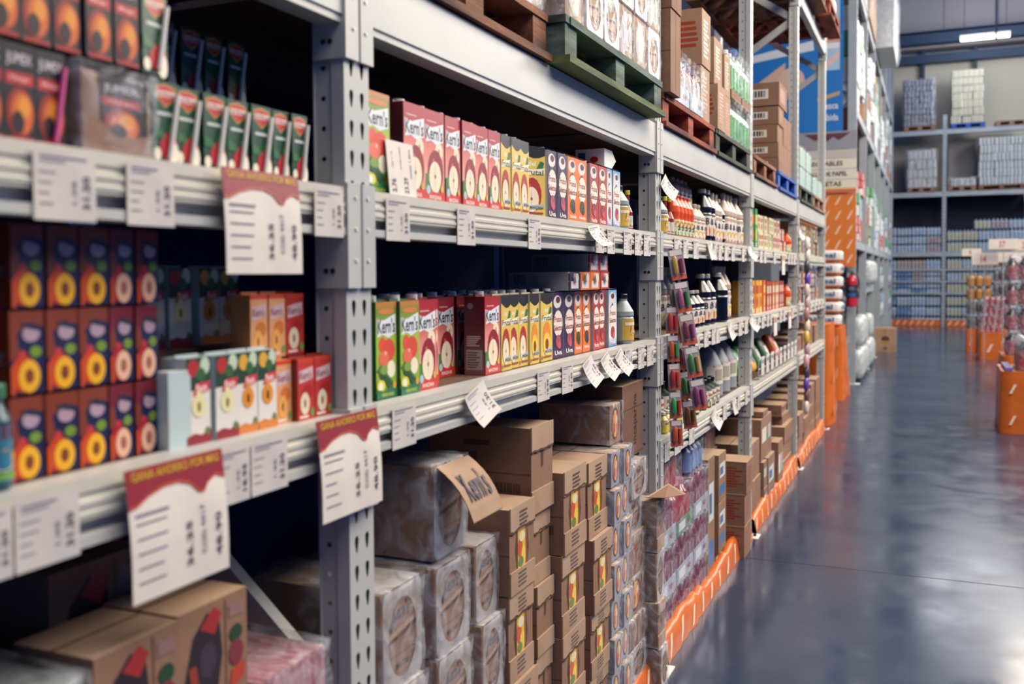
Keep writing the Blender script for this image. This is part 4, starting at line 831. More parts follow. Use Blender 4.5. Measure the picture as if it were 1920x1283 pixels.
tp('blue', tray_pack(4, 2, .034, .13, '#39507e', '#8cb0d0', '#5a7a9a', '#6a88b8', tray=0), -.96, 4.3, .615, 'wrapped pack of blue-topped cans beside the red juice bottles', rz=.0)
cbox(4.52, 4.68, .0, .62, -.96, 'bluewhite', 'tall narrow brown box standing behind the purple trays', tint='cardboard', d=.25)
cstack(4.70, 4.89, [.611, .368, .12, 0], -.95, 'bluewhite', 'with blue labels, third bay')
cstack(4.93, 5.06, [.8, .53, .27, 0], -1.05, 'text', 'under the jugs, set back')
cstack(5.18, 5.42, [.8, .53, .27, 0], -1.1, 'plain', 'under the jugs beside the third upright')
cstack(5.07, 5.275, [.512, .34, .17, .0], -.88, 'text', 'of red-lettered boxes jutting before the third upright', d=.15)

# fourth bay
cstack(5.66, 5.98, [.50, .28, .10, 0], -.95, 'plain', 'nearest the third upright, fourth bay', d=.25)
cstack(6.03, 6.16, [.334, .17, 0], -.93, 'label', 'of labelled boxes, fourth bay', d=.3)
cbox(6.02, 6.45, .34, .60, -.95, 'label', 'brown box with white orange and green label, fourth bay')
cbox(6.18, 6.46, .0, .337, -.93, 'bluewhite', 'tall box with a pale blue label on the floor, fourth bay')
cbox(6.1, 6.3, .604, .64, -.95, 'plain', 'flat folded box on top of the labelled box, fourth bay')
cbox(6.62, 6.85, .0, .364, -.93, 'label', 'narrow upright box standing by itself, fourth bay', d=.12)
cstack(6.9, 7.5, [.29, .15, 0], -.96, 'redtext', 'of red-printed boxes, fourth bay')
cbox(7.0, 7.5, .293, .41, -.94, 'plain', 'wide plain box on the red-printed boxes, fourth bay')
cbox(7.1, 7.5, .413, .47, -.97, 'plain', 'low box second from the top, fourth bay')
cbox(7.05, 7.3, .473, .56, -.97, 'slot', 'small box with a raised flap topping the fourth bay')
# fifth bay
for i, (y0, y1) in enumerate(((7.7, 7.86), (7.88, 8.2), (8.22, 8.55), (8.57, 8.83), (8.87, 9.15), (9.17, 9.55))):
    cstack(y0, y1, [[.32, .16, 0], [.373, .19, 0], [.46, .3, .15, 0], [.483, .35, .17, 0], [.513, .34, .17, 0], [.53, .34, .17, 0]][i], -.95, ['plain', 'barcode', 'plain'], '%s along the floor, fifth bay' % ORD[i], d=.3)
for i, (y0, y1, h) in enumerate(((7.9, 8.2, .12), (8.3, 8.6, .14), (8.75, 9.0, .2), (9.2, 9.45, .16))):
    cbox(y0, y1, Z3, Z3+h, -.97, 'plain' if i % 2 else 'barcode', '%s brown box along the lower shelf, fifth bay' % ORD[i], d=.25)

# ------------------------------------------------------------------ small packets in the fourth and fifth bay
def packet(w, h, d, c, c2, name='tea_box', cat='packet'):
    def f():
        mb = MB(); mb.box(-d, 0, -w/2, w/2, 0, h, c); mb.art((0, -w/2, 0), (0, w, 0), (0, 0, h), [('r', .1, .6, .9, .85, c2), ('e', .5, .35, .3, .18, c2), ('lines', .2, .05, .8, .15, 2, '#e0d8cc')])
        return tag(mb.obj(name), '', cat)
    return f
def packs(y0, y1, n, z, h, cols, x, what, where, d=.12, layers=1, name='tea_box'):
    w = (y1-y0)/n
    for l in range(layers):
        for i in range(n):
            c, c2 = cols[(i*7+l*3) % len(cols)] if len(cols) > 4 else cols[i*len(cols)//n]
            put(('pk', round(w, 3), h, c, c2), packet(w*.95, h, d, c, c2, name), (x+random.uniform(-.008, .008), y0+w*(i+.5), z+l*(h+.001)), '%s %s along the %s' % (ORD[i], what, where+(['', ', upper layer'][l])), 'packets in the far bays')
CREAM = [('#c9c6a4', '#b0685c'), ('#cdbf98', '#8ca07a'), ('#c4b8a0', '#a8444a')]
packs(5.72, 5.98, 3, Z1, .24, [('#2a7a44', '#d96a2c'), ('#2f8a48', '#c9c04a')], -.97, 'green packet', 'upper shelf, fourth bay')
packs(6.02, 6.9, 9, Z1, .105, CREAM, -.97, 'cream tea box', 'upper shelf, fourth bay', layers=2)
packs(6.92, 7.2, 3, Z1, .08, [('#b08078', '#c9b8a8'), ('#b87868', '#d0c0b0')], -.97, 'pinkish packet', 'upper shelf, fourth bay', layers=2)
bot('orange_soda_bottle', -.98, 7.33, Z1, 'orange bottle at the end of the upper shelf, fourth bay', 'orange squash bottles', (1.3, 1.3, .8))
bot('milky_drink_bottle', -.99, 5.72, Z2, 'pale bottle beside the third upright, middle shelf, fourth bay', 'milky syrup bottles', (.9, .9, .9))
packs(5.82, 6.3, 5, Z2, .2, [('#c98f2a', '#a83228'), ('#d9a83a', '#c04a28'), ('#c9632a', '#d9b84a')], -.97, 'yellow packet', 'middle shelf, fourth bay')
packs(6.32, 7.2, 9, Z2, .19, [('#a83a2c', '#d0b8a0'), ('#c06a34', '#d8c8a8'), ('#8c3038', '#c9a090')], -.97, 'red packet', 'middle shelf, fourth bay')
bot('orange_soda_bottle', -.98, 7.34, Z2, 'orange bottle at the end of the middle shelf, fourth bay', 'orange squash bottles', (1.2, 1.2, .9))
packs(7.8, 9.4, 14, Z1, .13, [('#5a6a7c', '#b8a070'), ('#7c5a5c', '#c8b890'), ('#4a6a54', '#c9c0a8'), ('#a88a50', '#6a3a34'), ('#3c4a6c', '#b0a8a0'), ('#b89a60', '#8c3a34')], -.97, 'mixed coloured packet', 'upper shelf, fifth bay', layers=2)
packs(7.8, 9.4, 14, Z2, .13, [('#3c4a6c', '#b0a8a0'), ('#8c5060', '#c8b8a0'), ('#5a5a7c', '#b8a070'), ('#4a5a64', '#c9c0a8'), ('#a87a50', '#6a3a34')], -.97, 'mixed coloured packet', 'middle shelf, fifth bay', layers=2)
# lower shelf of the fourth bay: sloped tray of bags with a wire price rail
def bag(w, h, d, c, c2, name='snack_bag', cat='bag'):
    def f():
        mb = MB(); bm = bmesh.new(); bmesh.ops.create_uvsphere(bm, u_segments=14, v_segments=9, radius=1)
        sg = lambda v, p: math.copysign(abs(v)**p, v)
        vs = [(sg(v.co.x, .8)*d/2, sg(v.co.y, .45)*w/2, sg(v.co.z, .5)*h/2+h/2) for v in bm.verts]
        mb.add(vs, [tuple(v.index for v in f.verts) for f in bm.faces], c, True); bm.free()
        mb.art((d*.44, -w*.3, h*.25), (0, w*.6, 0), (0, 0, h*.5), [('r', 0, .3, 1, .75, c2), ('e', .5, .2, .3, .2, c2)], .004)
        return tag(mb.obj(name), '', cat)
    return f
for i, (y, c, c2) in enumerate(((5.76, '#2f9a4c', '#d8d4c8'), (5.95, '#3fa050', '#2f4a8c'), (6.14, '#d9a03a', '#2a4a5c'), (6.4, '#2a6a44', '#c9c4b8'), (6.75, '#1f5a3a', '#c9c4b8'), (7.2, '#d0562c', '#e0c8b0'))):
    put(('bag', i), bag(.17, .2, .08, c, c2), (-1.02, y, Z3+.01), '%s snack bag along the lower shelf, fourth bay, %s' % (ORD[i], ['green', 'green with blue badge', 'yellow', 'dark green', 'darkest green', 'orange'][i]), 'snack bags on the lower shelf', (0, -.5, 0))
t = thing('price_rail', 'grey raised wire price rail along the lower shelf of the fourth bay', 'price rail', (XF+.012, 5.72, Z3+.01))
mb = MB(); mb.tube([(0, 0, .06), (0, 1.75, .06)], .004, 'rack2', 6); mb.tube([(0, 0, .115), (0, 1.75, .115)], .004, 'rack2', 6); mb.tube([(0, 0, .0), (0, 0, .12)], .004, 'rack2', 6); mb.tube([(0, 1.75, .0), (0, 1.75, .12)], .004, 'rack2', 6); part('wire_rail', mb, t)
for i in range(9):
    mb = MB(); mb.box(0.005, .007, -.055, .055, .02, .13, 'paper'); mb.box(.0072, .0078, -.04, .04, .09, .11, 'ink'); part('card_holder', mb, t, (0, .12+i*.19, 0))

# ------------------------------------------------------------------ clip strips of sweets
def clip_strip(x0, y0, z0, x1, y1, z1, n, cols, label, w=.062, glass='#a8a6ae'):
    t = thing('clip_strip', label, 'clip strip', (x0, y0, z0), group='hanging clip strips'); D = Vector((x1-x0, y1-y0, z1-z0))
    up = Vector((.62, -.78, 0)); sd = Vector((.78, .62, 0))
    mb = MB(); mb.bar((0, 0, 0), D, .012, .002, glass, up); part('strip', mb, t)
    for i in range(n):
        p = D*((i+.04)/n); q = D*((i+.96)/n); c = cols[i % len(cols)]; L = (q-p)
        mb = MB(); mb.bar(p+up*.006, q+up*.006, w, .003, ['#9a949e', '#857c88', '#a3958c'][i % 3], up)
        mb.bar(p+L*.02+up*.008, p+L*.2+up*.008, w*.8, .002, '#d8cfc8', up)
        a = p+L*.22+up*.02-sd*w*.22; b = p+L*.8+up*.02-sd*w*.22; mb.tube([a, a+L*.08, b-L*.05, b], [.005, .009, .009, .007], c, 10)
        a = p+L*.3+up*.017+sd*w*.22; b = p+L*.78+up*.017+sd*w*.22; mb.tube([a, b], [.008, .008], cols[(i+2) % len(cols)], 8)
        mb.bar(p+L*.84+up*.0095, q+up*.0095, w*.96, .002, '#d0684a', up)
        part('sweet_packet', mb, t)
    return t
C1 = ['#b8964a', '#a85a84', '#7a3454', '#3f8448', '#8c3c6a']
clip_strip(-.895, 3.60, 1.60, -.80, 3.635, .98, 5, C1, 'outermost hanging strip of pink and green sweet packets by the second upright')
clip_strip(-.905, 3.645, 1.47, -.85, 3.68, .90, 5, ['#6a5030', '#8c6a30', '#7a3a50', '#4a8a44', '#8c5a30'], 'middle hanging strip of amber sweet packets by the second upright', .055)
clip_strip(-.905, 3.59, 1.38, -.885, 3.6, .84, 5, ['#b83a2c', '#c0522c', '#a83040', '#3f9a50', '#c0522c'], 'innermost hanging strip of red sweet packets by the second upright', .05)
t = thing('clip_strip', 'hanging chain of small white pink and purple sweet bags by the fourth upright', 'clip strip', (-.875, 7.66, 1.78), group='hanging clip strips')
mb = MB(); mb.bar((0, 0, 0), (.0, 0, -1.36), .012, .002, '#a8a6ae', (1, 0, 0)); part('strip', mb, t)
for i in range(15):
    c = ['#d8cdc8', '#d0c8c4', '#3c3040', '#5c3fa0', '#c8b4a8', '#c0a0a4', '#a87870', '#d4c4a8', '#c9a84a', '#b09098', '#c89aa0', '#4a3a50', '#5c3fa0', '#6a4a50', '#c8b8b4'][i]
    bm = bmesh.new(); bmesh.ops.create_uvsphere(bm, u_segments=10, v_segments=6, radius=1); mb = MB()
    mb.add([(v.co.x*.022+.01, v.co.y*(.06 if i % 2 else .045)+(.02 if i % 2 else -.02), math.copysign(abs(v.co.z)**.7, v.co.z)*.055) for v in bm.verts], [tuple(v.index for v in f.verts) for f in bm.faces], c, True); bm.free()
    part('sweet_bag', mb, t, (0, 0, -.05-i*.09))

# ------------------------------------------------------------------ orange slashed guard along the foot of the racks
def guard(y0, y1, label, seed, x=-.925, hh=.1):
    rr = random.Random(seed); n = int((y1-y0)/.06); mb = MB(); rows = []
    for i in range(n+1):
        y = y0+(y1-y0)*i/n; h = hh+rr.uniform(-.012, .012)+.018*math.sin(y*5+seed); b = rr.uniform(-.005, .005)
        rows.append([(x+.018+b, y, .001), (x+.012+b*.5, y, h*.45), (x+.002+b, y, h*.85), (x-.014, y, h), (x-.035, y, h*.9)])
    vs = [p for r in rows for p in r]; m = 5
    mb.add(vs, [(i*m+j, (i+1)*m+j, (i+1)*m+j+1, i*m+j+1) for i in range(n) for j in range(m-1)], 'orangeplastic', True)
    y = y0+.03; k = 0
    while y+.075 < y1:      # the printed white slashes
        def G(yy, t):
            f = (yy-y0)/(y1-y0)*n; i = min(int(f), n-1); q = f-i; g = t*2; j = min(int(g), 1); s = g-j
            a = Vector(rows[i][j]).lerp(Vector(rows[i+1][j]), q); b = Vector(rows[i][j+1]).lerp(Vector(rows[i+1][j+1]), q); return a.lerp(b, s)+Vector((.0012, 0, .0006))
        vs = []
        for s in range(5): vs += [G(y+.06*s/4, .12+.8*s/4), G(y+.028+.06*s/4, .12+.8*s/4)]
        mb.add(vs, [(2*s, 2*s+1, 2*s+3, 2*s+2) for s in range(4)], 'slash'); y += .19
    o = mb.obj('floor_guard'); return tag(o, label, 'floor guard', 'orange guards with white slashes')
eds = [1.6]+POSTS[1:]
for i in range(4): guard(POSTS[i]+.06, POSTS[i+1]-.06, 'orange plastic guard with white slashes along the floor of the %s bay' % BAY[i+1], i)

# ------------------------------------------------------------------ pallets and goods on the top level
ZP = 2.06
pallet('br', 1.505, 2.375, -.926, ZP, 'brownwood', 'weathered brown pallet above the red apple juice shelf')
pallet('gr', 2.385, 3.375, -.88, ZP, 'greenwood', 'peeling green pallet under the film-wrapped boxes')
pallet('rd', 3.56, 4.50, -.925, ZP, 'redwood', 'peeling red pallet above the orange bottles')
pallet('dg', 4.54, 5.47, -.925, ZP, 'darkgreenwood', 'dark green pallet above the milky syrup bottles')
pallet('b2', 5.60, 6.45, -.925, ZP, 'brownwood', 'brown pallet beside the blue one, fourth bay')
pallet('bl', 6.56, 7.50, -.925, ZP, 'bluewood', 'bright blue pallet above the tea boxes')
pallet('d1', 7.70, 8.62, -.925, ZP, 'darkgreenwood', 'dark pallet beside the fourth upright, fifth bay')
pallet('d2', 8.66, 9.56, -.925, ZP, 'palewood', 'pale brown pallet at the end of the shelf row')
zt = ZP+.127
def loadrows(y0, n, w, h, nl, x, style, who, **k):
    for l in range(nl):
        for i in range(n):
            cbox(y0+i*w, y0+(i+1)*w, zt+l*h, zt+(l+1)*h, x, style if isinstance(style, str) else style[(i+l*2) % len(style)], '%s wrapped box, %s layer, %s' % (ORD[i], ['bottom', 'second', 'third', 'fourth'][l], who), **k)
loadrows(2.40, 6, .16, .165, 3, -.89, ['tetra', 'oval', 'oval', 'fruit'], 'on the green pallet', filmed=True, d=.3, tint='cardboard_light')
loadrows(1.52, 5, .168, .165, 3, -.935, ['oval', 'tetra'], 'on the first brown pallet', filmed=True, d=.3, tint='cardboard_light')
cstack(3.56, 3.72, [3.04, 2.77, 2.5, zt], -.89, 'plain', 'at the near edge of the red pallet', d=.4)
soda = tray_pack(3, 2, .04, .2, 'liq_red', '#8c9cb8', '#8a9aac', '#c9c4c0', tray=.35)
for i, y in enumerate((3.845, 4.115)): tp('soda', soda, -.925, y, zt, '%s wrapped pack of red juice bottles along the red pallet' % ORD[i])
cstack(3.74, 4.24, [3.2, 2.95, 2.7, 2.44, zt], -1.17, 'redtext', 'of large boxes behind the wrapped bottles', d=.5)
cstack(4.26, 4.44, [2.68, 2.43, zt], -.925, 'redtext', 'of pale boxes, far edge of the red pallet', tint='cardboard_light')
cstack(4.55, 4.74, [2.62, 2.40, zt], -.925, 'redtext', 'of pale boxes first on dark green pallet', tint='cardboard_light')
cstack(4.75, 4.9, [2.58, 2.38, zt], -.925, 'redtext', 'of pale boxes second on dark green pallet', tint='cardboard_light')
whitegreen = tray_pack(3, 2, .045, .2, '#b8c4b8', '#d8dcd4', '#9ab09a', '#4f9a5c', tray=0)
for i, (y, z) in enumerate(((5.05, zt), (5.345, zt), (5.05, zt+.251), (5.345, zt+.251))): tp('wg', whitegreen, -.925, y, z, ['first lower', 'second lower', 'first upper', 'second upper'][i]+' white and green wrapped bottle pack beside the third upright', scale=(1, .95, 1))
for i, y in enumerate((5.05, 5.345)):
    mb = MB(); mb.box(-.2, 0, y-.138, y+.13, zt+.206, zt+.248, 'cardboard'); o = mb.obj('cardboard_sheet', None, (-.925, 0, 0)); tag(o, 'flat %s brown carton between the white and green packs' % ['nearer', 'farther'][i], 'cardboard box')
for j, (y0, y1) in enumerate(((5.63, 5.80), (5.82, 5.99), (6.01, 6.18), (6.20, 6.37))):
    cstack(y0, y1, [2.74-.03*j, 2.46-.02*j, zt], -1.06-.005*j, 'plain', '%s of the tall pairs, fourth bay pallet' % ORD[j], d=.25, tint='cardboard_light', filmed=(j % 2 == 0))
cstack(6.6, 6.85, [2.62, 2.50, 2.38, 2.28, zt], -.93, 'barcode', 'of barcoded boxes on the blue pallet', d=.35)
cbox(6.6, 6.98, 2.625, 2.78, -.93, 'barcode', 'large box with white barcode label topping the blue pallet', d=.35)
cstack(7.0, 7.4, [2.61, 2.4, zt], -.94, 'plain', 'beside the barcoded boxes on the blue pallet', d=.3)
for i, (y, z) in enumerate(((7.9, zt), (8.3, zt), (7.9, zt+.156), (8.3, zt+.156), (8.8, zt), (9.2, zt))):
    put('mint', lambda: wrapped(0, .36, 0, .148, 0, '#9fbcb0', '', .3, 'wrapped_pack', 9), (-.93, y, z), '%s mint green wrapped pack above the fifth bay' % ORD[i], 'mint green wrapped packs')
mb = MB(); mb.box(-.02, 0, 8.0, 9.5, 2.2, 2.75, '#6f7484'); o = mb.obj('divider_panel', None, (-1.3, 0, 0)); tag(o, 'plain grey panel standing behind the mint green packs', 'panel')
# second pallet level far above
pallet('h1', 7.75, 8.6, -.83, 3.705, 'brownwood', 'brown pallet high on the beam beside the orange sacks', .13)
pallet('h2', 8.66, 9.58, -.80, 3.705, 'redwood', 'brown pallet carrying orange sacks high at the row end', .13)
for i in range(4):
    put('sack', bag(.42, .2, .3, '#b4502c', '#d8c0b0', 'orange_sack', 'sack'), (-.96, 7.95+.45*i, 3.84), '%s orange printed sack along the high level' % ORD[i], 'orange printed sacks')
pallet('h3', 5.62, 6.5, -1.15, 3.705, 'redwood', 'reddish pallet set back on the high level of the fourth bay', .13)
pallet('h3', 6.55, 7.43, -1.15, 3.705, 'redwood', 'second reddish pallet set back on the high level', .13)
for y, lab in ((5.65, 'third'), (7.7, 'fourth')):
    mb = MB(); mb.box(-.05, 0, y-.2, y+1.7, -.1, 0, 'rack'); 
mb = MB(); mb.tube([(-9, 16.5, 5.0), (-2.4, 16.5, 5.0)], .3, 'rack2', 20); o = struct('trim_5', mb)

# ------------------------------------------------------------------ end display between the two rack rows
def draped(x0, x1, y0, y1, h, label, seed, flare=.06):
    """cloth box: a ring of folds widening to the floor"""
    rr = random.Random(seed); pts = []
    for (ax, ay), (bx, by) in (((x0, y0), (x1, y0)), ((x1, y0), (x1, y1)), ((x1, y1), (x0, y1)), ((x0, y1), (x0, y0))):
        for i in range(8): t = i/8; pts.append((ax+(bx-ax)*t, ay+(by-ay)*t))
    cx, cy = (x0+x1)/2, (y0+y1)/2; n = len(pts); vs = []; L = 6
    ph = [rr.uniform(-1, 1) for _ in pts]
    for l in range(L):
        t = l/(L-1)
        for i, (px, py) in enumerate(pts):
            q = 1-t; f = flare*q*(.5+.5*ph[i])+rr.uniform(-.006, .006); dx, dy = px-cx, py-cy; m = math.hypot(dx, dy); vs.append((px+dx/m*f, py+dy/m*f, h*t+.001))
    mb = MB(); mb.add(vs, [(l*n+i, l*n+(i+1) % n, (l+1)*n+(i+1) % n, (l+1)*n+i) for l in range(L-1) for i in range(n)], 'orangeplastic', True); mb.add(vs[-n:], [tuple(range(n))], 'orangeplastic')
    for fa in ((x0, y0, x1, y0), (x1, y0, x1, y1)):   # printed slashes on the two seen sides
        U = Vector((fa[2]-fa[0], fa[3]-fa[1], 0)); N = Vector((U.y, -U.x, 0)).normalized(); ln = U.length; c = max(1, int(ln/.2)); r = max(1, int(h/.28))
        for a in range(c):
            for b in range(r):
                o_ = Vector((fa[0], fa[1], 0))+N*(flare*.5+.012)
                mb.art(o_-N*0, U, Vector((0, 0, h)), [('p', [((a+.3)/c, (b+.3)/r), ((a+.42)/c, (b+.3)/r), ((a+.62)/c, (b+.6)/r), ((a+.5)/c, (b+.6)/r)], 'slash')])
    o = mb.obj('draped_base'); return tag(o, label, 'draped display base', 'orange draped display bases')
draped(-1.35, -.90, 9.86, 10.4, 1.0, 'orange slashed cloth base standing just past the last upright', 1, .05)
draped(-1.45, -.96, 11.9, 12.6, .86, 'orange slashed cloth base under the stacked nappy bags', 2, .09)
pm('nappy', '#ddd6cc', .35, 0, '#cfcac6', 9., 1., .3, 14)
def nappy():
    t = thing('nappy_bag', '', 'nappy bag'); bm = bmesh.new(); bmesh.ops.create_uvsphere(bm, u_segments=20, v_segments=12, radius=1); sg = lambda v, p: math.copysign(abs(v)**p, v); mb = MB()
    for f in bm.faces:
        z = f.calc_center_median().z; mb.add([(sg(v.co.x, .4)*.24, sg(v.co.y, .4)*.2, (sg(v.co.z, .5)+1)*.076) for v in f.verts], [tuple(range(len(f.verts)))], '#d9742e' if z < -.55 or (f.calc_center_median().x > .0 and z < -.3) else ('#d8a080' if z > .8 else 'nappy'), True)
    bm.free(); mb.art((-.19, -.2, .05), (.38, 0, 0), (0, 0, .08), [('t', 'Abisal', .05, .15, .85, .7, '#2a5f94')], .006); mb.art((.24, -.16, .05), (0, .32, 0), (0, 0, .08), [('t', 'Abisal', .05, .15, .85, .7, '#2a5f94')], .006)
    part('bag_body', mb, t); return t
for i in range(6):
    put('nappy', nappy, (-1.2+.01*(i % 2), 12.15, .865+i*.153), 'orange and white packed bag, %s up in the end stack' % ORD[i], 'orange and white packed bags', (0, 0, random.uniform(-.08, .08)))

# end frame of the second row with banner, sign, orange sheet and extinguisher
def far_upright(y, label, H=7.2, wide=.12):
    def f():
        t = thing('rack_upright', '', 'rack upright')
        for x in (0, -1.0):
            mb = MB(); mb.box(-.11, 0, -.05, .05, 0, H, 'rack2')
            if x == 0:
                for k in range(int(H/.1)): mb.box(0, .0006, -.028, -.018, k*.1+.03, k*.1+.065, 'darkmetal'); mb.box(0, .0006, .018, .028, k*.1+.03, k*.1+.065, 'darkmetal')
            part('post', mb, t, (x, 0, 0))
        for k in range(9):
            mb = MB(); a, b = ((-.1, .2+k*.75), (-1.0, .85+k*.75)) if k % 2 else ((-1.0, .2+k*.75), (-.1, .85+k*.75)); mb.bar((a[0], 0, a[1]), (b[0], 0, b[1]), .04, .05, 'rack2'); part('brace', mb, t)
        mb = MB(); mb.box(-.14, .06, -.08, .08, 0, .006, 'capwhite'); part('base_plate', mb, t)
        return t
    return put('farup', f, (-.92, y, 0), label, 'uprights of the second rack row')
FP = [13.75, 16.0, 18.25, 20.5, 22.75, 25.0, 27.25]
for i, y in enumerate(FP): far_upright(y, ['grey upright ending the second rack row beside the fire extinguisher', *['%s grey upright past the extinguisher, second rack row' % ORD[q] for q in range(6)]][i])
for i in range(6):
    y0, y1 = FP[i]+.052, FP[i+1]-.052
    for z, nm in ((.72, 'low'), (1.3, 'waist'), (1.95, 'head-height'), (3.75, 'high'), (5.5, 'top')):
        if z < 3 and (i+int(z*10)) % 2 and z < 1.9: continue
        t = thing('rack_beam', 'grey beam at the %s level of the %s bay, second rack row' % (nm, ORD[i]), 'rack beam', (-.93, y0, z), group='beams of the second rack row')
        mb = MB(); mb.box(-.05, 0, 0, y1-y0, -.11, 0, 'rack2'); part('beam', mb, t); mb = MB(); mb.box(-.9, -.05, 0, y1-y0, -.02, -.002, 'board'); part('deck', mb, t)
mb = MB(); mb.box(0, .012, 0, 0, 0, 0, 'rack'); 
t = thing('hanging_banner', 'big blue banner with a white bottle picture at the rack end', 'banner', (-1.09, 13.66, 3.3))
W_, H_ = 1.5, 2.6; mb = MB(); mb.box(-W_, 0, 0, .006, 0, H_, '#1a6fb8')
mb.art((-W_, 0, 0), (W_, 0, 0), (0, 0, H_), [('p', [(.0, .0), (1, 0), (1, .04), (0, .03)], '#c9cfd4'), ('p', [(.80, .36), (.97, .36), (.97, .92), (.93, .97), (.84, .97), (.80, .92)], '#9fc0d4'), ('r', .8, .5, .97, .62, '#c8988c'), ('r', .82, .53, .95, .59, '#d8b8a4'), ('r', .8, .47, .97, .5, '#d8dcdc'), ('p', [(.8, .34), (.96, .42), (.97, .46), (.8, .38)], '#d8b8b0'), ('p', [(.78, .2), (.97, .23), (.97, .25), (.78, .22)], '#b09a6a'), ('t', 'bebida', .8, .1, .16, .035, '#cfdbe4'), ('t', 'fresca', .8, .16, .16, .035, '#cfdbe4'),
    ('p', [(.2, .3), (.5, .42), (.46, .2), (.25, .12)], '#c8a890'), ('e', .55, .32, .12, .07, '#d0b09c'), ('p', [(.05, .42), (.75, .47), (.74, .52), (.1, .46)], '#cfd6da')], .0006, .0005)
part('banner_sheet', mb, t); mb = MB(); mb.tube([(-W_, 0, H_+.01), (0, 0, H_+.01)], .015, 'rack2', 8); part('banner_rail', mb, t)
t = thing('aisle_sign', 'cream sign board listing aisle goods below the blue banner', 'sign', (-.91, 13.6, 2.58))
mb = MB(); mb.box(-.75, 0, 0, .012, 0, .58, '#ddd6c0'); mb.art((-.75, 0, 0), (.75, 0, 0), (0, 0, .58), [('r', 0, 0, 1, .08, '#c8644c'), ('r', 0, .08, 1, .12, '#d9b04a'), ('r', 0, .31, 1, .325, '#9aa8b4'), ('r', 0, .55, 1, .565, '#9aa8b4'), ('t', 'DESECHABLES', .05, .63, .72, .11, '#3a3a44'), ('t', 'TOALLA DE PAPEL', .05, .39, .8, .11, '#3a3a44'), ('t', 'SERVILLETAS', .05, .16, .7, .11, '#3a3a44'), ('r', 0, .8, 1, 1, '#bdb9ae')], .0006, .0005); part('sign_board', mb, t)
mb = MB(); mb.box(-.75, 0, 0, .012, 0, .24, '#8f8f96'); mb.art((-.75, 0, 0), (.75, 0, 0), (0, 0, .24), [('p', [(.1, .9), (.9, .9), (.7, .5), (.6, .7), (.5, .45), (.4, .7), (.3, .5)], '#5a3038')], .0006); o = mb.obj('picture_board', None, (-.91, 13.6, 3.165)); tag(o, 'small grey picture board between the blue banner and the cream sign', 'picture board')
mb = MB(); mb.box(-.75, 0, 0, .006, 0, .98, '#d9782c')
ops = []
for a in range(5):
    for b in range(5): x_ = .04+a*.2; y_ = .05+b*.2; ops.append(('p', [(x_, y_), (x_+.035, y_+.0), (x_+.10, y_+.1), (x_+.12, y_+.13), (x_+.07, y_+.1)], '#e6cdb4'))
mb.art((-.75, 0, 0), (.75, 0, 0), (0, 0, .98), ops, .0006, .00002); mb.box(-.13, -.127, -.001, .0, 0, .98, '#c8641e'); o = mb.obj('orange_sheet', None, (-.915, 13.62, 1.59)); tag(o, 'orange sheet with white slashes hanging below the cream sign', 'orange sheet')
t = thing('fire_extinguisher', 'red fire extinguisher with dark label mounted on the rack end', 'fire extinguisher', (-.955, 13.5, 1.06))
mb = MB(); mb.lathe([(.06, 0), (.072, .012), (.072, .34), (.06, .385), (.025, .41), (.025, .425)], 'red', 20); part('cylinder', mb, t)
mb = MB(); label_band(mb, .072, .12, .29, [('r', .2, .55, .8, .9, '#3a4a5c'), ('e', .5, .7, .14, .1, '#a8b0b8'), ('r', .2, .1, .8, .35, '#2a5a9c')], '#1c2230', a0=-2.9, a1=-.2); part('label_plate', mb, t)
mb = MB(); mb.tube([(0, 0, .42), (0, 0, .45)], .016, 'black', 10); mb.bar((.02, 0, .445), (-.1, 0, .47), .02, .012, 'black'); mb.bar((.02, 0, .46), (-.1, 0, .5), .02, .012, 'black'); part('valve_handle', mb, t)
mb = MB(); mb.tube([(.02, 0, .44), (.08, -.01, .42), (.095, -.01, .3), (.09, -.01, .12)], .009, 'black', 8); part('hose', mb, t); mb = MB(); mb.box(-.03, .0, .06, .199, .2, .23, 'black'); mb.box(-.03, 0, .06, .199, .32, .34, 'black'); part('wall_bracket', mb, t)
# paper goods in the second rack row
pm('tissue', '#c9cbc8', .4, 0, '#b4bcc4', 7., 1.2, .2, 25); pm('tissue2', '#d6d2c8', .4, 0, '#a8b2b8', 9., 1.2, .2, 25)
def rolls(w, h, d, c, ny, nz, c2, name='paper_roll_pack', cat='paper roll pack'):
    def f():
        mb = MB(); r = w/ny/2
        for a in range(ny):
            for b in range(nz):
                mb.lathe([(r*.5, 0), (r*.97, h/nz*.06), (r*.97, h/nz*.9), (r*.5, h/nz*.97)], c, 10, (-r, -w/2+r+a*2*r, b*h/nz), sq=.3, kf=lambda q: c2 if q == 1 and (a+b) % 3 == 0 else c)
        mb.box(-d, -r, -w/2, w/2, 0, h*.97, c); return tag(mb.obj(name), '', cat)
    return f
KINDS = [('a', .42, .34, 'tissue', 4, 3, 'tissue2'), ('b', .42, .34, 'tissue2', 3, 2, '#8c9cb0'), ('c', .42, .34, '#4f8a5c', 4, 2, 'tissue'), ('d', .42, .34, '#b0565c', 4, 3, 'tissue2'), ('e', .42, .34, 'cardboard', 1, 1, 'cardboard'), ('f', .42, .34, '#8a9cb8', 4, 2, 'tissue2')]
rr = random.Random(5)
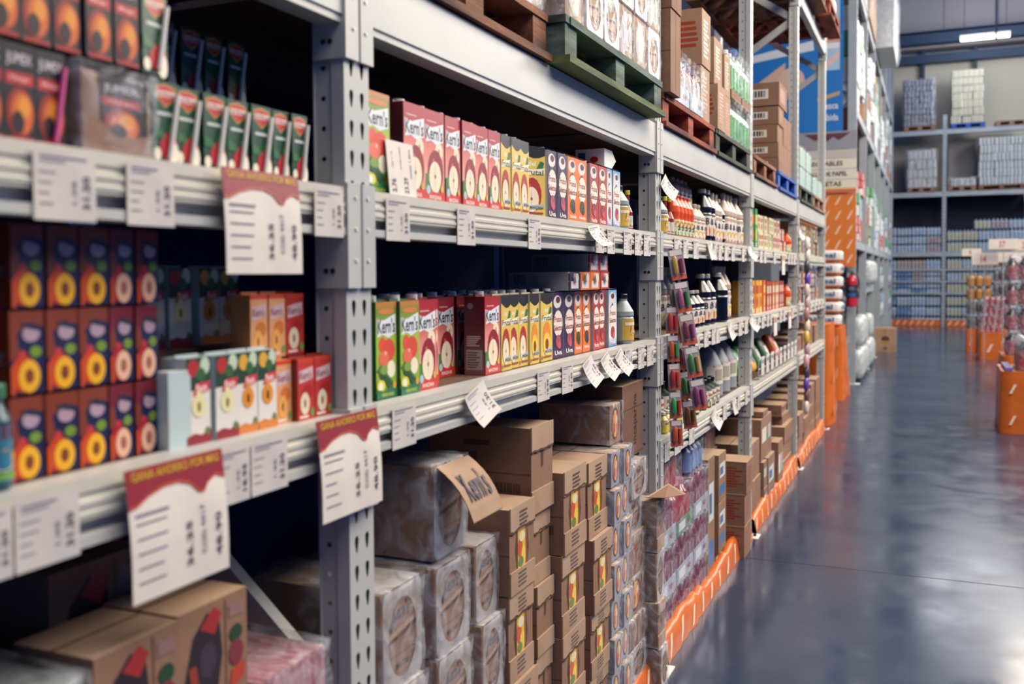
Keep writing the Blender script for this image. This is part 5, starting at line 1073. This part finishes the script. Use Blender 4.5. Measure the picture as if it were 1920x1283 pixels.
for i in range(6):
    for z, nl, nm in ((.01, 2, 'floor'), (.72, 1, 'low shelf'), (1.3, 1, 'waist shelf'), (1.95, 3, 'head-height shelf'), (3.75, 4, 'high shelf')):
        if z in (.72, 1.3) and (i+int(z*10)) % 2: continue
        for l in range(nl):
            if z < 1.5 and i < 2: continue
            n = 5; seq = rr.choices(KINDS if z < 2 else KINDS[:3]+KINDS[4:5], k=2)
            for j in range(n):
                k = seq[j*2//n]; x = (-.93 if z > .5 else -1.02)+rr.uniform(-.06, .02)
                put('roll'+k[0], rolls(k[1], k[2], .5, k[3], k[4], k[5], k[6]), (x, FP[i]+.27+j*.4, z+.003+l*(.345 if z > .5 else .29)), '%s paper pack, layer %s of the %s, %s bay, second rack row' % (ORD[j], ['one', 'two', 'three', 'four'][l], nm, ORD[i]), 'paper goods of the second rack row', (0, 0, 0), (1, .92, 1 if z > .5 else .84))
wrapped(18.42, 20.33, 5.51, 6.7, -.62, 'tissue', 'tall white film-wrapped load leaning out on the top level of the second row', .9, 'wrapped_load', 8, 'wrapped pallet load', .06)
wrapped(16.17, 18.05, 5.51, 6.6, -.9, 'cardboard_light', 'brown film-wrapped load on the top level of the second row', .8, 'wrapped_load', 12, 'wrapped pallet load', .05)
wrapped(13.9, 15.8, 5.51, 6.8, -.92, '#b0a8a0', 'pale film-wrapped load on the top level beside the blue banner', .8, 'wrapped_load', 13, 'wrapped pallet load', .04)
cb = cbox(-.19, .19, 0, .46, -.77, 'plain', 'large pale cardboard box alone on the floor beside the second row', tint='cardboard_light', d=.38); cb.location = (-.77, 19.5, 0); cb.rotation_euler = (0, 0, -PI/2)
mb = MB(); mb.art((-.19, 0, 0), (.38, 0, 0), (0, 0, .46), [('e', .5, .55, .2, .12, '#5a2c2c'), ('e', .5, .42, .25, .06, '#a8843a'), ('r', .4, .12, .6, .2, '#3a3a44')]); part('printed_emblem', mb, cb, (0, 0, 0)); KIDS[cb][-1].rotation_euler = (0, 0, PI/2); KIDS[cb][-1].location = (.001, 0, 0)

# ------------------------------------------------------------------ far rack across the end of the aisle
FR = 29.5
def far_post(x, label):
    def f():
        mb = MB(); mb.box(-.05, .05, 0, .1, 0, 5.9, 'rack2'); 
        for k in range(55): mb.box(-.03, -.015, -.001, 0, k*.105+.03, k*.105+.07, 'beamblue'); mb.box(.015, .03, -.001, 0, k*.105+.03, k*.105+.07, 'beamblue')
        return tag(mb.obj('rack_post'), '', 'rack post')
    return put('fpost', f, (x, FR, 0), label, 'posts of the end rack')
for x, l in ((-1.75, 'grey post of the end rack hidden beside the second row'), (.345, 'grey perforated post of the end rack in the middle of the aisle view'), (2.45, 'grey perforated post of the end rack beyond the bottle displays'), (4.55, 'farthest grey post of the end rack')): far_post(x, l)
for bi, (x0, x1) in enumerate(((-1.7, .295), (.395, 2.4), (2.5, 4.5))):
    for z in (.94, 1.277, 1.61, 2.09, 3.77, 5.5):
        h = .05 if z < 2 else .13
        mb = MB(); mb.box(x0, x1, 0, .05, -h, 0, 'rack2'); mb.box(x0, x1, .05, 1.0, -.02, 0, 'rack2'); o = mb.obj('rack_beam', None, (0, FR, z)); tag(o, 'grey beam at the %s level of the end rack, %s bay' % ({.94: 'lowest', 1.277: 'second', 1.61: 'third', 2.09: 'fourth', 3.77: 'fifth', 5.5: 'sixth'}[z], ORD[bi]), 'rack beam', 'beams of the end rack')
    o = mb = MB(); mb.box(x0, x1, 1.02, 1.04, 0, 3.7, 'navydim'); o = mb.obj('shade_sheet', None, (0, FR, 0)); tag(o, 'added dark sheet standing in for shade behind the %s bay of the end rack' % ORD[bi], 'shade sheet', 'added shade sheets behind the end rack')  # shade behind the end rack goods, put in as a dark sheet
def fpack(w, h, nx, nz, c, lab, cap):
    def f():
        mb = MB(); r = w/nx/2; hh = h/nz
        for a in range(nx):
            for b in range(nz): mb.lathe([(r*.9, 0), (r*.95, hh*.1), (r*.95, hh*.65), (r*.4, hh*.85), (r*.4, hh*.97)], c, 8, (-w/2+r+a*2*r, r, b*hh), kf=lambda q: [c, lab, c, cap][min(q, 3)])
        mb.box(-w/2, w/2, r, .3, 0, h*.8, c); return tag(mb.obj('bottled_pack'), '', 'bottled pack')
    return f
pm('water', '#8fa6bc', .25, 0, '#b4c0c8', 18.); 
pm('mottle_blue', '#4e7cb4', .4, 0, '#c2ccd2', 34., 1.6); pm('mottle_deep', '#34588c', .4, 0, '#8fb0cc', 30., 1.6); pm('mottle_white', '#c6ccce', .4, 0, '#5f86b0', 36., 1.5); pm('mottle_yellow', '#b8ae74', .4, 0, '#a4b0b8', 16., 1.6); pm('mottle_mixed', '#b08c68', .4, 0, '#8fa0b0', 26., 1.6); pm('mottle_red', '#98606a', .4, 0, '#aab4bc', 30., 1.6)
FK = {'w1': ('water', 'mottle_blue', '#b4c4cc'), 'w2': ('#8f9eaa', 'mottle_white', '#5a80a8'), 'w3': ('#4a6c98', 'mottle_deep', '#b0bcc4'), 'w4': ('#a0a09c', 'mottle_mixed', '#846460'), 'w5': ('#8c98a4', 'mottle_red', '#c0c4c8'), 'w6': ('#98a4ac', 'mottle_yellow', '#8896a2'), 'w7': ('water', 'mottle_white', '#4f78a8')}
def fill(x0, x1, z, h, kinds, nz, where, w=.33, layers=1):
    n = int((x1-x0)/w); ww = (x1-x0)/n
    for l in range(layers):
        for i in range(n):
            k = kinds[i*len(kinds)//n] if (i*5+l*3+int(z*7)) % 4 else ('w7' if kinds[0] != 'w6' else 'w2'); put(('fp', k, round(ww, 2), h, nz), fpack(ww*.97, h*.97, 4, nz, *FK[k]), (x0+ww*(i+.5), FR+.02, z+l*h), '%s bottled pack along %s%s' % (ORD[i], where, ['', ', second layer', ', third layer', ', fourth layer'][l]), 'bottled packs on the end rack')
fill(-1.65, .27, .005, .29, ['w3', 'w3', 'w1', 'w2'], 1, 'the lowest level, first bay of the end rack', layers=3)
fill(-1.65, .27, .94, .14, ['w2', 'w3', 'w2'], 1, 'the second level, first bay of the end rack', layers=2)
fill(-1.65, .27, 1.28, .14, ['w2', 'w3', 'w5', 'w2'], 1, 'the third level, first bay of the end rack', layers=2)
fill(-1.65, .27, 1.61, .3, ['w4', 'w4', 'w1'], 1, 'the fourth level, first bay of the end rack')
fill(-1.65, .27, 2.093, .24, ['w3', 'w1', 'w2', 'w1', 'w5'], 1, 'the fifth level, first bay of the end rack', layers=3)
fill(.42, 2.38, .005, .29, ['w6', 'w2', 'w3'], 1, 'the lowest level, second bay of the end rack', layers=3)
fill(.42, 2.38, .94, .3, ['w6', 'w6', 'w2'], 1, 'the second level, second bay of the end rack')
fill(.42, 2.38, 1.28, .28, ['w6', 'w2', 'w5'], 1, 'the third level, second bay of the end rack')
fill(.42, 2.38, 1.61, .32, ['w6', 'w4', 'w5'], 1, 'the fourth level, second bay of the end rack')
fill(.42, 2.38, 2.093, .31, ['w6', 'w2', 'w1'], 1, 'the fifth level, second bay of the end rack', layers=2)
fill(1.1, 2.38, 2.714, .28, ['w6', 'w5', 'w1', 'w2'], 1, 'the raised layer over the second bay of the end rack')
for i, (x0, x1) in enumerate(((-1.65, .27), (.42, 2.38))):
    mb = MB(); mb.box(x0, x1, 0, .03, .005, .19, 'orangeplastic')
    for a in range(int((x1-x0)/.18)): mb.art((x0, 0, .005), (x1-x0, 0, 0), (0, 0, .185), [('p', [((a*.18+.04)/(x1-x0), .15), ((a*.18+.07)/(x1-x0), .15), ((a*.18+.15)/(x1-x0), .8), ((a*.18+.11)/(x1-x0), .8)], 'slash')], .001)
    o = mb.obj('floor_guard', None, (0, FR-.06, 0)); tag(o, 'orange slashed guard at the foot of the %s bay of the end rack' % ORD[i], 'floor guard', 'orange guards with white slashes')
def fpallet(x0, x1, z, wood, label):
    t = thing('wooden_pallet', label, 'pallet', ((x0+x1)/2, FR-.02, z+.004), group='pallets on the end rack'); w = x1-x0
    mb = MB(); mb.box(-w/2, w/2, 0, .9, .1, .13, wood); part('top_deck', mb, t)
    for q in (-w/2+.07, 0, w/2-.07): mb = MB(); mb.box(q-.06, q+.06, 0, .9, .022, .1, wood); part('stringer', mb, t)
    mb = MB(); mb.box(-w/2, w/2, 0, .1, 0, .02, wood); part('bottom_boards', mb, t)
def pload(x0, x1, z0, z1, kind, label, nl, nx=3, filmed=False):
    t = thing('pallet_load', label, 'wrapped pallet load', ((x0+x1)/2, FR, z0+.006), group='pallet loads on the end rack'); w = x1-x0; h = (z1-z0)/nl; rr = random.Random(int(z0*100+x0*10))
    proto = None
    for l in range(nl):
        for i in range(nx):
            if proto is None:
                mb = MB(); ww = w/nx
                for a in range(4): mb.lathe([(ww/8*.8, 0), (ww/8, h*.08), (ww/8, h*.88), (ww/8*.7, h*.98)], FK[kind][0], 8, (-ww/2+ww/8+a*ww/4, ww/8, 0), kf=lambda q: FK[kind][1] if q == 1 and a % 2 else FK[kind][0])
                mb.box(-ww/2, ww/2, ww/8, .7, 0, h*.95, FK[kind][0]); proto = part('stacked_pack', mb, t)
                c = proto
            else: c = proto.copy(); COL.objects.link(c); c.parent = t; KIDS[t].append(c)
            c.location = (-w/2+w/nx*(i+.5)+rr.uniform(-.02, .02), rr.uniform(-.02, .02), l*h)
    if filmed:
        mb = wrinkled(-w/2-.03, w/2+.03, -.05, .75, 0, z1-z0, nl, .04, 6); part('shrink_wrap', mb, t)
FK['pw'] = ('#b3b1a0', '#c0beae', 'white'); FK['pg'] = ('#5c6070', '#6c7080', 'white'); FK['pb'] = ('#9aa2a8', '#c6c4b8', 'white'); FK['pt'] = ('#b9bcbb', '#a8b0b4', 'white')
fpallet(-.72, .12, 5.5, 'palewood', 'pale pallet under the grey film-wrapped load on the end rack top'); pload(-.73, .06, 5.63, 6.92, 'pg', 'grey film-wrapped pallet load on top of the end rack', 8, 2, True)
fpallet(.5, 1.36, 5.5, 'bluewood', 'blue pallet under the tall cream load on the end rack top'); pload(.5, 1.3, 5.63, 7.1, 'pw', 'tall cream coloured pallet load on top of the end rack', 7, 3)
fpallet(1.6, 2.4, 5.5, 'palewood', 'empty pale pallet on top of the end rack')
fpallet(-.62, .12, 3.77, 'palewood', 'pale pallet under the wrapped bottle load, fifth level'); pload(-.62, .12, 3.9, 4.95, 'pb', 'wrapped bottle load with yellow packs in the end rack', 4, 3, True)
fpallet(.42, 1.15, 3.77, 'palewood', 'pale pallet under two low packs, fifth level'); pload(.48, 1.12, 3.9, 4.12, 'pb', 'two low packs on a pallet in the end rack', 1, 2, True)
fpallet(1.2, 2.35, 3.77, 'brownwood', 'brown pallet under the white paper packs, fifth level'); pload(1.2, 2.35, 3.9, 5.2, 'pt', 'high load of white paper packs in the end rack', 6, 3)
mb = MB(); mb.box(.45, 1.15, 0, .02, 3.8, 5.3, 'wallgrey'); o = mb.obj('grey_panel', None, (0, FR+1.0, 0)); tag(o, 'plain grey panel behind the two low packs', 'panel')

# ------------------------------------------------------------------ bottle displays on the far side of the aisle
draped(.62, 1.42, 9.98, 10.75, .58, 'orange slashed cloth base under the dark bottles, closest on the aisle', 21, .02)
def pkn(nx, ny, r, h, liq, cap, lab, filmed=True): return tray_pack(ny, nx, r, h, liq, cap, '#22242c', lab, filmed=filmed, tray=0)
cola = pkn(3, 2, .05, .3, 'liq_cola', '#c8ccd0', '#a83038')
for i, (x, y) in enumerate(((1.07, 10.12), (1.395, 10.12), (1.07, 10.36), (1.395, 10.36), (1.07, 10.6), (1.395, 10.6))): tp('cola', cola, x, y, .585, '%s wrapped pack of dark cola bottles on the closest orange base' % ORD[i], 'cola packs')
for i in range(7):
    put('candy', packet(.08, .03, .06, ['#6a5aa0', '#c8503c', '#d8ccc0'][i % 3], '#d0c8d0', 'sweet_packet', 'sweet packet'), (.71, 10.03+i*.09, .585), '%s flat sweet packet along the closest orange base' % ORD[i], 'flat sweet packets')
draped(.84, 1.75, 13.5, 14.2, .45, 'orange slashed cloth base under the tall pink bottle packs', 22, .03)
pink = pkn(3, 2, .07, .31, 'liq_cola', '#c8ccd0', '#8c4450')
for l in range(4):
    for i, x in enumerate((1.31, 1.765)): tp('pink', pink, x, 13.75, .455+l*.315, 'large pink juice bottle pack, %s layer, %s column of the tall display' % (ORD[l], ['aisle side', 'inner'][i]), 'pink juice packs')
draped(.79, 1.12, 18.2, 18.7, .47, 'orange slashed cloth base under the red bottle pyramid', 23, .02)
redp = pkn(4, 2, .042, .15, 'liq_red', '#c86a74', '#a8505c')
for l in range(4): tp('redp', redp, 1.13+.02*l, 18.42, .475+l*.154, 'red bottle pack, %s layer of the red pyramid' % ORD[l], 'red juice packs')
draped(.64, .79, 20.0, 20.5, .44, 'narrow orange slashed cloth base under the dark cola tower', 24, .02)
draped(.82, 1.4, 20.0, 20.5, .44, 'orange cloth base under the orange drink packs', 25, .01)
colap = pkn(5, 3, .042, .27, 'liq_cola', '#8c9098', '#23202a')
for l in range(2): tp('colap', colap, 1.07, 20.25, .445+l*.275, 'dark cola pack, %s layer of the cola tower' % ORD[l], 'cola packs')
for l in range(4): tp('redp', redp, 1.45, 20.25, .445+l*.154, 'red bottle pack, %s layer behind the red pyramid' % ORD[l], 'red juice packs', scale=(1, 1.1, 1))
colaq = pkn(4, 3, .04, .26, 'liq_cola', '#8c9098', '#3a2430')
for l in range(3): tp('colaq', colaq, 1.44, 20.25, 1.065+l*.265, 'dark cola pack, %s layer above the red bottles' % ORD[l], 'cola packs')
org = pkn(3, 2, .07, .24, '#a3743c', '#5a7ca4', '#a8763e', False)
for i, (x, z) in enumerate(((1.07, .997), (1.07, 1.24))): tp('org', org, x, 20.25, z, 'orange drink pack %s over the dark cola tower' % ['lower', 'upper'][i], 'orange drink packs')
pm('whitefilm', '#c4cac8', .3, 0, '#9fa8aa', 12., 1.3, .4, 16)
for i, (y, z, s) in enumerate(((14.35, .0, 1), (14.9, .0, 1), (15.45, .0, .95), (14.4, .46, .95), (15.0, .46, 1), (16.5, .0, 1), (17.1, .0, 1), (16.6, .46, .9), (16.4, 1.31, .9), (17.0, 1.31, .9), (17.6, 1.31, .9))):
    put('wfb', bag(.44, .44, .2, 'whitefilm', '#b8bcc0', 'film_bag', 'film bag'), (-.93, y, z+.003), '%s white film bag along the second rack row, %s' % (ORD[i], 'on the floor' if z == 0 else 'raised'), 'white film bags of the second row', (0, 0, 0), (1, s, s))
for i, (x0, z0, w_, h_, s_) in enumerate(((.85, 1.86, .42, .17, '57'), (.62, 1.62, .38, .2, '14'), (1.0, 1.66, .5, .17, '6'), (1.28, 1.85, .3, .2, '20'), (.50, 1.78, .3, .13, '9'))):
    t = thing('price_board', 'white price board with red %s over the bottle displays' % s_, 'price board', (x0, 17+.3*i, z0), group='price boards over the displays')
    mb = MB(); mb.box(0, w_, 0, .008, 0, h_, 'paper2'); mb.art((0, 0, 0), (w_, 0, 0), (0, 0, h_), [('t', s_, .35, .2, .2 if len(s_) > 1 else .12, .6, '#b0302c'), ('r', 0, 0, 1, .06, '#b08a5c')], .001); part('board_face', mb, t)
    mb = MB(); mb.tube([(w_/2, .01, -z0+.01), (w_/2, .01, 0)], .008, 'rack2', 6); part('stand_pole', mb, t)
